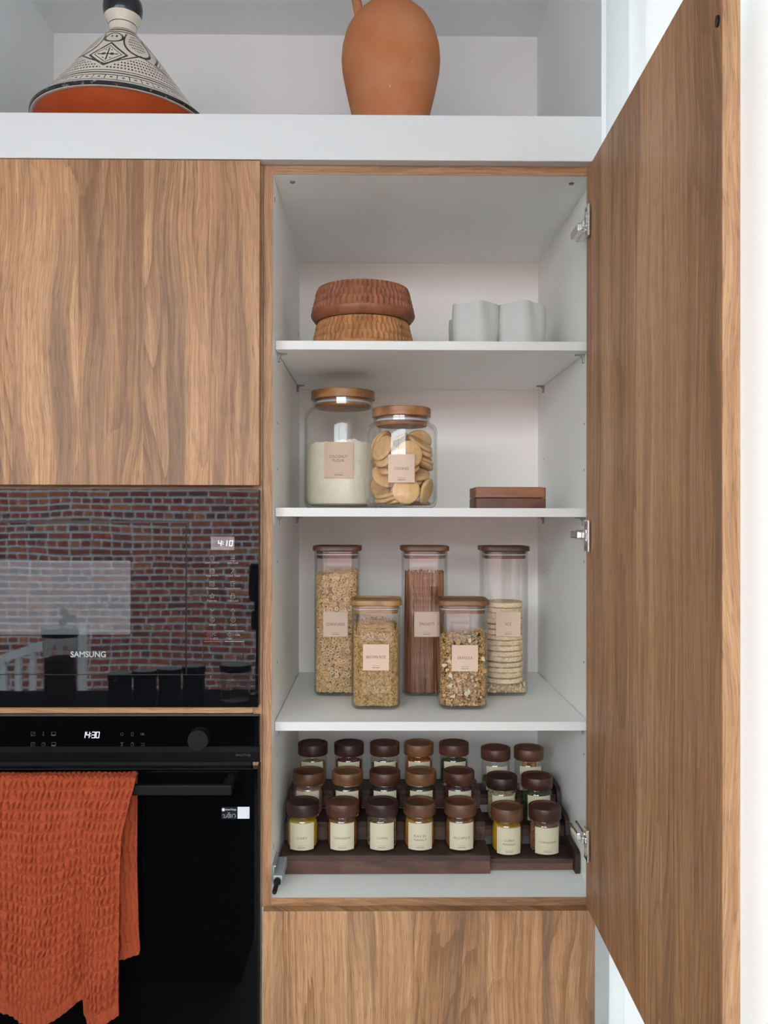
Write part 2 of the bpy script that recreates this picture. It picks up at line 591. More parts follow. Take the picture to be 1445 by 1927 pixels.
def curtain_mat():
    g = G('sheer_white_curtain')
    nt = g.nt
    nt.nodes.remove(g.b)
    x, y, z = g.coords()
    wv = g.noise(g.vec(g.m('MULTIPLY', y, 900.0), 0.0, g.m('MULTIPLY', z, 300.0)), 1.0, 1.0, 0.5)
    c = g.mix(g.mapr(wv, 0.3, 0.7), (0.85, 0.85, 0.83), (0.90, 0.90, 0.885))
    d = g.n('ShaderNodeBsdfDiffuse'); t = g.n('ShaderNodeBsdfTranslucent')
    g.put(d.inputs[0], c); g.put(t.inputs[0], c)
    mx = g.n('ShaderNodeMixShader'); mx.inputs[0].default_value = 0.17
    nt.links.new(d.outputs[0], mx.inputs[1]); nt.links.new(t.outputs[0], mx.inputs[2])
    nt.links.new(mx.outputs[0], g.out.inputs[0])
    return g.mat


M['curtain'] = curtain_mat()


def towel_mat():
    g = G('rust_waffle_cotton')
    x, y, z = g.coords()
    n1 = g.noise(g.vec(x, y, z), 900.0, 2.0, 0.6)
    n2 = g.noise(g.vec(x, y, z), 25.0, 2.0, 0.5)
    c = g.mix(g.mapr(n1, 0.3, 0.7), (0.270, 0.047, 0.018), (0.350, 0.066, 0.026))
    c = g.mix(g.m('MULTIPLY', g.mapr(n2, 0.4, 0.7), 0.25), c, (0.40, 0.080, 0.034))
    g.bump(n1, 0.35, 0.0006)
    return g.set(c, 0.95, spec=0.1)


M['towel'] = towel_mat()


def tagine_mat():
    """Hand-painted glaze: black bands, lozenges, dashes on cream, by angle and height."""
    g = G('painted_cream_glaze')
    x, y, z = g.coords()
    ang = g.m('ARCTAN2', x, g.m('MULTIPLY', y, -1.0))
    u = g.m('ADD', g.m('MULTIPLY', ang, 5 / (2 * PI)), 10.5 - 0.02)
    fu = g.m('SUBTRACT', g.m('FRACT', u), 0.5)
    v = g.m('DIVIDE', g.m('SUBTRACT', z, 0.076), 0.189)
    near = lambda p, w: g.m('LESS_THAN', g.m('ABSOLUTE', g.m('SUBTRACT', v, p)), w)
    OR = lambda a, b: g.m('MAXIMUM', a, b)
    AND = lambda a, b: g.m('MULTIPLY', a, b)
    NOT = lambda a: g.m('SUBTRACT', 1.0, a)
    LT = lambda a, b: g.m('LESS_THAN', a, b)
    GT = lambda a, b: g.m('GREATER_THAN', a, b)
    ink = near(0.022, 0.021)
    for p, w in ((0.075, 0.006), (0.165, 0.006), (0.20, 0.009), (0.235, 0.006), (0.90, 0.010), (0.945, 0.014), (0.98, 0.006)):
        ink = OR(ink, near(p, w))
    # bead band
    fb = g.m('ABSOLUTE', g.m('SUBTRACT', g.m('FRACT', g.m('MULTIPLY', u, 9.0)), 0.5))
    band = near(0.127, 0.036)
    ink = OR(ink, AND(band, OR(GT(fb, 0.46), AND(LT(fb, 0.11), near(0.127, 0.012)))))
    # lozenges in front
    au = g.m('ABSOLUTE', fu)
    d1 = g.m('ADD', g.m('DIVIDE', au, 0.30), g.m('DIVIDE', g.m('ABSOLUTE', g.m('SUBTRACT', v, 0.50)), 0.20))
    zone = near(0.56, 0.31)
    ink = OR(ink, AND(GT(d1, 0.84), LT(d1, 1.0)))
    ink = OR(ink, AND(GT(d1, 0.64), LT(d1, 0.70)))
    cell = AND(LT(g.m('ABSOLUTE', g.m('SUBTRACT', g.m('FRACT', g.m('MULTIPLY', fu, 8.0)), 0.5)), 0.20), LT(g.m('ABSOLUTE', g.m('SUBTRACT', g.m('FRACT', g.m('MULTIPLY', v, 13.0)), 0.5)), 0.24))
    cross = OR(LT(au, 0.010), near(0.50, 0.008))
    ink = OR(ink, AND(LT(d1, 0.52), OR(cell, cross)))
    # shields between the lozenges
    bu = g.m('SUBTRACT', 0.5, au)
    d2 = g.m('POWER', g.m('ADD', g.m('POWER', g.m('DIVIDE', bu, 0.27), 2.0), g.m('POWER', g.m('DIVIDE', g.m('SUBTRACT', v, 0.72), 0.20), 2.0)), 0.5)
    ink = OR(ink, AND(zone, AND(GT(d2, 0.88), LT(d2, 1.02))))
    dash = AND(LT(g.m('FRACT', g.m('MULTIPLY', fu, 26.0)), 0.55), LT(g.m('FRACT', g.m('MULTIPLY', v, 22.0)), 0.5))
    ink = OR(ink, AND(AND(zone, LT(d2, 0.62)), dash))
    low = AND(AND(GT(d1, 1.18), LT(v, 0.47)), GT(v, 0.27))
    lowline = g.m('ADD', 0.30, g.m('MULTIPLY', au, 0.42))
    ink = OR(ink, AND(AND(low, LT(v, lowline)), dash))
    ink = OR(ink, AND(zone, LT(g.m('ABSOLUTE', g.m('SUBTRACT', v, g.m('ADD', lowline, 0.035))), 0.010)))
    # flower above each lozenge
    fl = g.m('POWER', g.m('ADD', g.m('POWER', g.m('DIVIDE', au, 0.24), 2.0), g.m('POWER', g.m('DIVIDE', g.m('SUBTRACT', v, 0.79), 0.085), 2.0)), 0.5)
    ink = OR(ink, AND(GT(fl, 0.80), LT(fl, 1.05)))
    ink = OR(ink, AND(LT(fl, 0.55), cell))
    ink = AND(ink, LT(v, 1.0))
    # knob: black above, cream below
    kn = GT(z, g.m('ADD', 0.2950, g.m('MULTIPLY', g.noise(g.vec(x, y, z), 30.0), 0.004)))
    ring = LT(g.m('ABSOLUTE', g.m('SUBTRACT', z, 0.279)), 0.0008)
    nz = g.noise(g.vec(x, y, z), 90.0, 2.0)
    ink2 = AND(ink, g.mapr(nz, 0.25, 0.40, 0.55, 1.0))
    c = g.mix(OR(ink2, OR(kn, ring)), g.mix(nz, (0.66, 0.60, 0.49), (0.74, 0.68, 0.57)), (0.016, 0.017, 0.022))
    return g.set(c, 0.16, spec=0.5)


M['tagine_glaze'] = tagine_mat()


# ================================================================ room
def struct(name, mb, m, parent=None):
    o = mb.build(name, m, parent)
    if parent is None: o['kind'] = 'structure'
    return o


Z_BOARD0, Z_BOARD1 = 2.0145, 2.093
NX0, NX1, NYB = at(101, 130, 0.554).x, 0.390, 0.554
Z_NCEIL = at(560, 66, NYB).z
struct('floor', MB().box(-3.1, 2.6, -3.25, 0.72, -0.05, 0.0), M['floor'])
struct('ground', MB().box(-12, 9, -7.2, -3.25, -0.42, -0.40), M['ground'])
struct('ceiling', MB().box(-3.1, 2.6, -3.25, 0.72, Z_NCEIL + 0.12, Z_NCEIL + 0.2), M['room_ceiling'])
struct('wall_left', MB().box(-3.1, -3.0, -3.25, 0.72, 0, 2.75), M['paint'])
struct('wall_back', MB().box(-3.0, 0.62, 0.60, 0.70, 0, 2.75), M['room_paint'])
# plastered niche over the cupboards
struct('wall_niche_back', MB().box(NX0 - 0.05, NX1 + 0.011, NYB, NYB + 0.03, Z_BOARD1, Z_NCEIL + 0.1), M['paint'])
struct('wall_niche_left', MB().box(NX0 - 0.05, NX0, -0.022, NYB, Z_BOARD1, Z_NCEIL + 0.1), M['paint_cool'])
struct('wall_niche_right', MB().box(NX1, NX1 + 0.0085, -0.022, NYB, Z_BOARD0, Z_NCEIL + 0.1), M['paint_cool'])
struct('ceiling_niche', MB().box(NX0, NX1, -0.022, NYB, Z_NCEIL, Z_NCEIL + 0.1), M['paint_cool'])
# right-hand wall with the curtained window
mb = MB()
mb.box(0.60, 0.72, 0.12, 0.60, 0, 2.75).box(0.60, 2.6, -1.90, -1.80, 0, 2.75).box(2.5, 2.6, -3.25, -1.90, 0, 2.75)
mb.box(0.60, 0.72, -1.80, 0.12, 2.55, 2.75).box(0.60, 0.72, -1.80, 0.12, 0, 0.08)
struct('wall_right', mb, M['room_paint'])
w = struct('window_2', MB().box(0.63, 0.69, -1.80, -1.74, 0.08, 2.55, 0.004).box(0.63, 0.69, 0.06, 0.12, 0.08, 2.55, 0.004).box(0.63, 0.69, -1.74, 0.06, 2.48, 2.55, 0.004).box(0.63, 0.69, -1.74, 0.06, 0.08, 0.15, 0.004), M['white_pvc'])
MB().box(0.655, 0.661, -1.74, 0.06, 0.15, 2.48).build('window_pane', M['glass'], w)
# window wall behind the camera
mb = MB()
mb.box(-3.0, -2.40, -3.25, -3.13, 0, 2.75).box(2.15, 2.5, -3.25, -3.13, 0, 2.75)
mb.box(-2.40, 2.15, -3.25, -3.13, 2.56, 2.75).box(-2.40, 2.15, -3.25, -3.13, 0, 0.30)
struct('wall_front', mb, M['room_paint'])
mb = MB()
for xa in (-2.40, -0.62, 0.70, 2.09):
    mb.box(xa, xa + 0.06, -3.23, -3.17, 0.30, 2.56, 0.004)
mb.box(-2.34, 2.09, -3.23, -3.17, 2.50, 2.56, 0.004).box(-2.34, 2.09, -3.23, -3.17, 0.30, 0.36, 0.004)
w = struct('window_1', mb, M['white_pvc'])
for xa, xb in ((-2.34, -0.62), (-0.56, 0.70), (0.76, 2.09)):
    MB().box(xa, xb, -3.202, -3.196, 0.36, 2.50).build('window_pane', M['glass'], w)

struct('sky_blocker_side', MB().box(4.0, 4.2, 0.3, 5.0, -0.4, 5.5), M['sky_blocker'])  # unseen wall added to cut the daylight that reaches the curtain
struct('ground_side', MB().box(0.75, 4.0, -3.2, 3.5, -0.42, -0.40), M['ground'])
# brick house wall across the yard, laid in rows of stretchers and headers
WALL_Y = -7.0
wall = struct('wall_exterior', MB().box(-7.5, 5.5, WALL_Y - 0.25, WALL_Y, -0.4, 2.22), M['mortar'])
rnd = random.Random(11)
PAL = [lin(164, 88, 66), lin(152, 78, 60), lin(172, 96, 72), lin(140, 70, 57), lin(122, 72, 64), lin(156, 84, 64), lin(182, 116, 78), lin(146, 82, 68)]


def brick_mesh(name, ln):
    b = MB().box(-ln / 2, ln / 2, -0.012, 0.012, -0.0245, 0.0245, 0.003)
    o = b.build(name, M['brick']); me = o.data
    bpy.data.objects.remove(o)
    return me


me_s, me_h = brick_mesh('brick', 0.184), brick_mesh('brick', 0.086)
rest = [MB() for _ in PAL]
near_b = []
row = 0
z = -0.36
while z < 2.18:
    ln, me = (0.184, me_s) if row % 2 == 0 else (0.086, me_h)
    x = -7.4 + (0.0 if row % 2 == 0 else 0.052) + rnd.uniform(-0.02, 0.02)
    while x < 5.4:
        d = abs(x + 2.5) / 1.6 + abs(z - 1.05) / 0.95
        near_b.append((d, x, z, ln, me, rnd.randrange(len(PAL)), rnd.uniform(-0.003, 0.003)))
        x += ln + 0.017 + rnd.uniform(-0.003, 0.003)
    z += 0.0700
    row += 1
near_b.sort(key=lambda t: t[0])
for k, (d, x, z, ln, me, ci, dz) in enumerate(near_b):
    if k < 300:
        o = bpy.data.objects.new('brick', me); COL.objects.link(o)
        o.location = (x, WALL_Y - 0.007 + dz * 0.5, z + dz * 0.5); o.rotation_euler = (0, dz * 2, 0)
        o.parent = wall; f = rnd.uniform(0.85, 1.15); o.color = (*[c * f for c in PAL[ci]], 1)
    else:
        yf = WALL_Y + 0.005 + dz * 0.5
        a, b_, c_, e_ = x - ln / 2, x + ln / 2, z - 0.0245, z + 0.0245
        yb = WALL_Y - 0.002
        rest[ci].add([(a, yf, c_), (b_, yf, c_), (b_, yf, e_), (a, yf, e_), (a, yb, c_), (b_, yb, c_), (b_, yb, e_), (a, yb, e_)],
                     [(3, 2, 1, 0), (0, 1, 5, 4), (1, 2, 6, 5), (2, 3, 7, 6), (3, 0, 4, 7)])
for ci, mb in enumerate(rest):
    o = mb.build('bricks_around', M['brick'], wall, color=PAL[ci]); o['kind'] = 'stuff'

# ================================================================ tall cupboard that stands open
IX0, IX1 = -0.1812, 0.3850            # inner faces of the side panels
YB = 0.515                            # back panel
ZT0, ZT1 = 1.998, 2.0142              # top panel
ZB0, ZB1 = 0.7150, 0.7312             # floor panel
pantry = thing('pantry_cabinet', 'tall oak cupboard with its door swung open, white shelves inside', 'cabinet', (0.10, 0.0, 0.0))


def panel(x0, x1, y0, y1, z0, z1, name, body, parent, edge=None, lip=0.0012):
    """A board, with wood edging on its front edge if asked."""
    o = MB().box(x0, x1, y0 + (lip if edge else 0), y1, z0, z1, 0.0004).build(name, M[body], parent)
    if edge:
        MB().box(x0, x1, y0, y0 + lip, z0, z1, 0.0003).build('edging', M[edge], o)['label'] = 'oak edging along the front'
    return o


panel(-0.1975, IX0, 0, YB, ZB0, ZT1, 'side_panel', 'melamine', pantry, 'oak_edge')
panel(IX1, 0.4010, 0, YB, ZB0, ZT1, 'side_panel', 'melamine', pantry, 'oak_edge')
panel(IX0, IX1, 0, YB, ZT0, ZT1, 'top_panel', 'melamine', pantry, 'oak_edge_flat')
panel(IX0, IX1, 0, YB, ZB0, ZB1, 'floor_panel', 'melamine', pantry, 'oak_edge_flat')
o = MB().box(-0.1975, 0.4010, YB, YB + 0.008, ZB0, ZT1).build('back_panel', M['backboard'], pantry)
o['label'] = 'white back board tinted with pink brick light'
SHZ = [1.714, 1.4136, 1.0290]         # upper faces of the three shelves
SHY0 = 0.0375
for z in SHZ:
    s = MB().box(IX0 + 0.0012, IX1 - 0.0012, SHY0 + 0.0012, YB - 0.002, z - 0.0158, z, 0.0004).build('shelf', M['melamine'], pantry)
    s['label'] = 'loose white shelf board'
    MB().box(IX0 + 0.0012, IX1 - 0.0012, SHY0, SHY0 + 0.0011, z - 0.0158, z, 0.0003).build('edging', M['shelf_edge'], s)  # strip added in a darker white to tone down the brightly lit front
    for sx, xw in ((1, IX0), (-1, IX1)):
        for yy in (0.075, 0.445):
            p = MB()
            zz = z - 0.0158
            p.box(min(xw, xw + sx * 0.0035), max(xw, xw + sx * 0.0035), yy - 0.005, yy + 0.005, zz - 0.016, zz - 0.0004, 0.001)
            p.prism([(xw + sx * 0.0035, zz - 0.008), (xw + sx * 0.0035, zz - 0.0004), (xw + sx * 0.017, zz - 0.0004), (xw + sx * 0.017, zz - 0.0020), (xw + sx * 0.007, zz - 0.0032)], 'Y', yy - 0.0035, yy + 0.0035)
            p.build('shelf_peg', M['clear_plastic'], pantry)
# screws and blind holes
for px, py in ((550, 336), (1076, 338)):
    q = at(px, py, 0.0); yy = 0.032
    MB().lathe([(0, -0.0015), (0.004, -0.0015), (0.0048, -0.0004), (0.0048, 0.001), (0, 0.001)], 14, (q.x * 1.02, yy, ZT0 - 0.0006)).build('screw', M['screw'], pantry)
for xw, sx in ((IX0, 1), (IX1, -1)):
    for yy, zz in ((0.022, 1.962), (0.485, 1.822), (0.075, 1.57), (0.445, 1.53), (0.075, 1.485), (0.075, 1.315), (0.445, 1.27), (0.075, 1.13), (0.022, 0.812), (0.075, 0.96)):
        r = 0.0042 if yy in (0.022, 0.485) else 0.0022
        MB().prism([(yy + r * math.cos(2 * PI * k / 10), zz + r * 1.15 * math.sin(2 * PI * k / 10)) for k in range(10)], 'X', xw - 0.0006 * sx, xw + 0.0005 * sx).build('plug_hole', M['screw'], pantry)

# the open door: hinge edge and free edge located on the picture, then built as one board
DT = 0.0191
hA = Vector((at(1103.3, 1000, -0.006).x, -0.006)); hB = Vector((at(1358, 900, -0.6045).x, -0.6045))
dv = (hB - hA).normalized(); nv = Vector((-dv.y, dv.x))
if nv.x < 0: nv = -nv
ZD0, ZD1 = 0.7185, 2.0050


def door_pt(s, t, z):
    """s metres from the hinge edge along the inner face, t metres out from it towards the curtain."""
    p = hA + dv * s + nv * t
    return (p.x, p.y, z)


DW = (hB - hA).length
mb = MB()
e = 0.0006
mb.loft([[door_pt(0, 0, z), door_pt(DW, 0, z), door_pt(DW, DT, z), door_pt(0, DT, z)] for z in (ZD0, ZD1)], smooth=False)
door = mb.build('door', M['oak_open'], pantry)
door['label'] = 'oak door seen from its inner face'
mb = MB()
mb.loft([[door_pt(DW, 0, z), door_pt(DW + 0.0012, e, z), door_pt(DW + 0.0012, DT - e, z), door_pt(DW, DT, z)] for z in (ZD0, ZD1)], smooth=False)
mb.build('edging', M['oak_edge'], door)
c = Vector(door_pt(DW - 0.010, 0, at(1353, 45, -0.59).z))
MB().prism([(c.y + 0.0045 * math.cos(k * PI / 6), c.z + 0.0062 * math.sin(k * PI / 6)) for k in range(12)], 'X', c.x - 0.0018, c.x + 0.001).build('latch_plug', M['black_plastic'], door)

# three concealed hinges
for zz in (at(1098, 424, -0.005).z, at(1098, 1007, -0.005).z, at(1098, 1578, -0.005).z):
    h = MB().box(0.3655, IX1 - 0.0002, 0.004, 0.062, zz - 0.0085, zz + 0.0085, 0.0025)
    h.box(0.3545, 0.3700, 0.002, 0.055, zz - 0.0065, zz + 0.0065, 0.002)
    h = h.build('hinge', M['chrome'], pantry)
    MB().box(0.3590, 0.3685, -0.016, 0.006, zz - 0.0055, zz + 0.0055, 0.0012).build('knuckle', M['chrome'], h)
    f = MB()
    f.box(0.3625, 0.3665, -0.040, -0.0135, zz - 0.028, zz + 0.026, 0.0010)
    f.box(0.3612, 0.3640, -0.030, -0.018, zz - 0.010, zz + 0.010, 0.0010)
    f.build('cup_plate', M['chrome'], h)
    s_ = MB()
    for dz in (-0.020, 0.019):
        s_.prism([(-0.026 + 0.003 * math.cos(k * PI / 5), zz + dz + 0.003 * math.sin(k * PI / 5)) for k in range(10)], 'X', 0.3618, 0.3632)
    s_.box(0.3600, 0.3630, -0.034, -0.028, zz - 0.006, zz + 0.004, 0.0005)
    s_.build('hinge_screws', M['screw'], h)

# touch latch low on the left side panel
lt = MB()
za = ZB1 + 0.030
lt.box(IX0 + 0.0002, IX0 + 0.0035, 0.012, 0.075, za - 0.004, za + 0.022, 0.0008)
lt.box(IX0 + 0.002, IX0 + 0.0185, 0.006, 0.088, za - 0.011, za + 0.0065, 0.0025)
lt = lt.build('touch_latch', M['grey_plastic'], pantry)
MB().tube([(IX0 + 0.0098, 0.008, za - 0.003), (IX0 + 0.0098, 0.001, za - 0.003)], 0.0066, 14).tube([(IX0 + 0.0098, 0.002, za - 0.003), (IX0 + 0.0098, -0.036, za - 0.0035), (IX0 + 0.0098, -0.039, za - 0.0035)], [0.0042, 0.0042, 0.003], 12).build('latch_pin', M['black_plastic'], lt)
MB().prism([(0.024 + 0.003 * math.cos(k * PI / 5), za + 0.015 + 0.003 * math.sin(k * PI / 5)) for k in range(10)], 'X', IX0 + 0.003, IX0 + 0.0045).build('screw', M['chrome'], lt)

# closed unit below
low = thing('base_cabinet', 'closed oak cupboard front below the open cupboard', 'cabinet', (0.10, 0.0, 0.0))
MB().box(-0.1975, 0.378, 0.001, YB, 0.08, 0.7145, 0.0005).build('body', M['melamine'], low)
MB().box(at(494, 1800, -0.022).x, at(1119.5, 1800, -0.022).x, -0.0220, -0.0025, 0.10, at(800, 1714.6, -0.022).z, 0.0006).build('door', M['oak_low'], low)

# white board that runs over both columns
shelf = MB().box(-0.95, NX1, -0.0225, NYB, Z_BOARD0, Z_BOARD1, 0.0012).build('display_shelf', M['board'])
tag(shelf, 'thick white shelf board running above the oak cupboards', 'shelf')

# ================================================================ appliance column
OX0, OX1 = -0.796, -0.2014
unit = thing('appliance_cabinet', 'oak column with a closed upper door around the black microwave and oven', 'cabinet', (-0.5, 0.0, 0.0))
panel(-0.2140, -0.1986, 0, 0.54, 0.08, ZT1, 'side_panel', 'melamine', unit, 'oak_edge')
panel(-0.8150, -0.7990, 0, 0.54, 0.08, ZT1, 'side_panel', 'melamine', unit, 'oak_edge')
zr = at(250, 912.6, -0.022).z
panel(-0.799, -0.2140, 0, 0.54, zr - 0.0158, zr + 0.001, 'rail', 'melamine', unit, 'oak_edge_flat')
panel(-0.799, -0.2140, -0.004, 0.54, 1.0548, 1.0698, 'rail', 'melamine', unit, 'oak_edge_flat')
panel(-0.799, -0.2140, 0, 0.54, ZT0, ZT1, 'top_panel', 'melamine', unit)
MB().box(-0.799, -0.2140, 0.53, 0.54, 0.08, ZT1).build('back_panel', M['melamine'], unit)
MB().box(OX0, OX1, -0.0220, -0.0025, zr, at(250, 300.6, -0.022).z, 0.0006).build('door', M['oak_door'], unit)

# ---------------------------------------------------------------- microwave
YF = -0.0225
mw = thing('microwave', 'black built-in glass microwave with grey window, clock reads 4:10', 'microwave', (-0.5, 0.0, 1.07))
zt, z1, z2, zb = at(240, 920, YF).z, at(240, 981.5, YF).z, at(240, 1269, YF).z, at(240, 1331, YF).z
xr, xs = at(486.3, 1100, YF).x, at(351, 1100, YF).x
MB().box(OX0 + 0.03, OX1 - 0.03, 0.0, 0.40, 1.0705, 1.434, 0.002).build('body', M['black_satin'], mw)
MB().box(OX0, xr, YF + 0.0016, -0.0006, zb + 0.001, zt - 0.001, 0.0004).build('backing_frame', M['black_plastic'], mw)
MB().box(OX0, xr, YF, YF + 0.004, z1 + 0.0012, zt, 0.0).build('upper_strip', M['black_glass'], mw)
MB().box(OX0, xr, YF, YF + 0.004, zb, z2 - 0.0012, 0.0).build('lower_strip', M['black_glass'], mw)
dr = MB().box(OX0, xs - 0.0012, YF - 0.001, YF + 0.004, z2 + 0.0006, z1 - 0.0024, 0.0).build('door', M['black_glass'], mw)
wa, wb_ = at(-60, 1194, YF), at(246, 1055, YF)
ring = lambda y, g_: [(px_, y, pz_) for px_, pz_ in [(a_[0], a_[1]) for a_ in rrect(wb_.x - wa.x + g_, wb_.z - wa.z + g_, 0.003, 0, (wa.x + wb_.x) / 2, (wa.z + wb_.z) / 2, 3)]]
MB().loft([ring(YF - 0.0014, 0), ring(YF - 0.0006, 0)], smooth=False).build('window', M['window_glass'], dr)['label'] = 'grey see-through window'
tx = MB()
q = at(166.5, 1231, YF)
flat_text(tx, 'SAMSUNG', q.x, YF - 0.0016, q.z, at(0, 1225.5, YF).z - at(0, 1236.8, YF).z, 1.0, at(199.7, 0, YF).x - at(133.5, 0, YF).x, bold=0.022)
tx.build('brand_lettering', M['brand_print'], dr)
cp = MB().box(xs + 0.0008, xr, YF, YF + 0.004, z2, z1, 0.0).build('control_panel', M['black_glass'], mw)
da, db_ = at(397, 1035, YF), at(441, 1010, YF)
MB().box(da.x, db_.x, YF - 0.0005, YF + 0.001, da.z, db_.z).build('display', M['display_glass'], cp)['label'] = 'pale clock display'
PXM = 1.4375 / F_PX                    # metres per photograph pixel on the appliance fronts
dg = MB()
for ch, px in (('4', 410.5), ('1', 424.5), ('0', 431.5)):
    q = at(px, 1027.2, YF)
    digit(dg, ch, q.x - (0.003 if ch == '1' else 0), q.z, 5.2 * PXM, 9.6 * PXM, 1.5 * PXM, YF - 0.0008)
for dz in (3.0, 6.6):
    q = at(419.5, 1027 - dz, YF)
    stroke(dg, [(q.x - 0.5 * PXM, q.z), (q.x + 0.5 * PXM, q.z)], 1.3 * PXM, YF - 0.0008)
dg.build('clock_digits', M['led'], cp)
tx, ic, rd = MB(), MB(), MB()
YT = YF - 0.0004
for body, px, py, wpx in (('Quick Defrost', 399, 1059, 28), ('Auto Cook', 438, 1059, 21), ('Keep Warm', 399.3, 1083.4, 23), ('Kitchen Timer', 438.3, 1083.2, 28),
                          ('Microwave', 399, 1107, 22), ('Deodorization', 438.3, 1107, 29), ('Favorite', 399.3, 1130.3, 18), ('Child Lock', 438, 1130.2, 22),
                          ('Select', 399.5, 1175.3, 13.5), ('Clock', 438.5, 1175.2, 11.5), ('ECO', 406.5, 1202, 8.5), ('START', 431.5, 1202, 12), ('/ +30s', 445, 1194.5, 13)):
    q = at(px, py, YF)
    flat_text(tx, body, q.x, YT, q.z, 4.3 * PXM, 1.0, wpx * PXM)
q = at(392, 1202, YF)
flat_text(rd, 'STOP', q.x, YT, q.z, 4.0 * PXM, 1.0, 10.5 * PXM)
tx.build('panel_lettering', M['white_print'], cp)['kind'] = 'stuff'


def ipt(px, py, pts):
    q = at(px, py, YF)
    return [(q.x + u * PXM, q.z + v * PXM) for u, v in pts]


sq = lambda w_, h_: [(-w_, -h_), (w_, -h_), (w_, h_), (-w_, h_)]
circ = lambda r, n=14: [(r * math.cos(2 * PI * i / n), r * math.sin(2 * PI * i / n)) for i in range(n)]
W1 = 0.6 * PXM
stroke(ic, ipt(399, 1050, circ(4)), W1, YT, True); stroke(ic, ipt(399, 1050, circ(1.4)), W1, YT, True)
stroke(ic, ipt(438, 1050.5, [(-4, 4), (4, 4)]), W1, YT); stroke(ic, ipt(438, 1050.5, [(-4, -4), (4, -4)]), W1, YT); stroke(ic, ipt(438, 1050.5, [(-3.5, 0), (3.5, 0)]), 1.6 * W1, YT)
stroke(ic, ipt(399, 1074.5, sq(4, 4)), W1, YT, True); stroke(ic, ipt(399, 1073.5, sq(2.4, 1.6)), W1, YT, True)
stroke(ic, ipt(438, 1074.8, [(-3, 4), (3, 4), (-2.4, -4), (3, -4), (-3, -4), (2.4, 4)]), W1, YT)
stroke(ic, ipt(399, 1098.5, sq(4, 4)), W1, YT, True); stroke(ic, ipt(399, 1098.5, circ(2.2)), W1, YT, True)
stroke(ic, ipt(438, 1098.5, [(-3.5, 4), (-3.5, -4), (0, -4)]), W1, YT); stroke(ic, ipt(438, 1098.5, [(-3.5, 4), (4.5, 4)]), W1, YT); stroke(ic, ipt(438, 1098.5, [(0, 1), (5, 1)]), W1, YT)
stroke(ic, ipt(399.5, 1121.5, [((4.8 if k % 2 == 0 else 2.1) * math.sin(k * PI / 5), (4.8 if k % 2 == 0 else 2.1) * math.cos(k * PI / 5)) for k in range(10)]), W1, YT, True)
stroke(ic, ipt(438, 1123, sq(3.6, 2.8)), W1, YT, True); stroke(ic, ipt(438, 1120.2, [(-2.2, 0), (-2.2, 2.4), (0, 3.8), (2.2, 2.4), (2.2, 0)]), W1, YT)
stroke(ic, ipt(400, 1148, [(-4, 2), (0, -2), (4, 2)]), W1, YT); stroke(ic, ipt(438.5, 1148, [(-4.4, -2.4), (0, 2.4), (4.4, -2.4)]), W1, YT)
stroke(ic, ipt(399.5, 1166.5, circ(4)), W1, YT, True); stroke(ic, ipt(399.5, 1167, [(-1, 5.5), (-1, -1), (3, 0)]), W1, YT)
stroke(ic, ipt(438.5, 1166.5, circ(4.2)), W1, YT, True); stroke(ic, ipt(438.5, 1166.5, [(0, 2.4), (0, 0), (-2, -1)]), W1, YT)
stroke(ic, ipt(431.8, 1194, [(-4.2, 0), (0, 4.2), (4.2, 0), (0, -4.2)]), W1, YT, True); stroke(ic, ipt(431.8, 1194, [(0, -1.8), (0, 1.8)]), W1, YT)
stroke(ic, ipt(406, 1194, [(-3, 3), (2, 3)]), W1, YT); stroke(ic, ipt(406, 1194, [(-3, 3), (-3.4, -1), (1, -1.4)]), W1, YT); stroke(ic, ipt(399.8, 1194, [(-0.8, -3), (0.8, 3)]), W1, YT)
for py in (1187, 1207):
    stroke(ic, ipt(0, py, [(420.3, 0), (456.3, 0)]), 1.25 * PXM, YT)
    stroke(rd, ipt(0, py, [(381.5, 0), (417.5, 0)]), 1.25 * PXM, YT)
stroke(rd, ipt(392.7, 1194, circ(4)), W1, YT, True); stroke(rd, ipt(392.7, 1194, circ(1.4)), W1, YT, True)
ic.build('panel_icons', M['white_print'], cp)['kind'] = 'stuff'
rd.build('stop_marks', M['red_print'], cp)
sk = MB(); stroke(sk, [(q_[0], q_[1]) for q_ in ipt(419.5, 1230, sq(37.5, 15.5))], 1.0 * PXM, YT, True)
sk.build('touch_outline', M['black_plastic'], cp)

# ---------------------------------------------------------------- oven
ov = thing('oven', 'black built-in oven under the microwave, display reads 14:30', 'oven', (-0.5, 0.0, 0.46))
zo1, zo2, zo3 = at(240, 1346, YF).z, at(240, 1405, YF).z, at(240, 1436, YF).z
zd = at(240, 1447, YF).z
xo = at(487.6, 1500, YF).x
MB().box(OX0 + 0.02, OX1 - 0.014, -0.001, 0.50, 0.46, 1.050, 0.002).build('body', M['black_satin'], ov)
pn = MB().box(OX0, xo, YF, YF + 0.012, zo2, zo1, 0.0012).build('control_panel', M['black_glass_flat'], ov)
MB().prism([(YF, zo2), (YF + 0.012, zo2), (YF + 0.012, zo3), (YF + 0.006, zo3), (YF + 0.001, zo2 - 0.010)], 'X', OX0, xo).build('lower_lip', M['black_satin'], pn)
q = at(457.5, 1421, YF)
tx = MB(); flat_text(tx, 'SmartThings', q.x, YF - 0.0004, q.z, 6.2 * PXM, 1.0, 27.5 * PXM)
tx.build('app_lettering', M['grey_print'], pn)
dg = MB()
for ch, px in (('1', 156.5), ('4', 162.2), ('3', 172.8), ('0', 180.6)):
    q = at(px, 1388.2, YF)
    digit(dg, ch, q.x - (2.0 * PXM if ch == '1' else 0), q.z, 5.4 * PXM, 10.6 * PXM, 1.4 * PXM, YF - 0.0006)
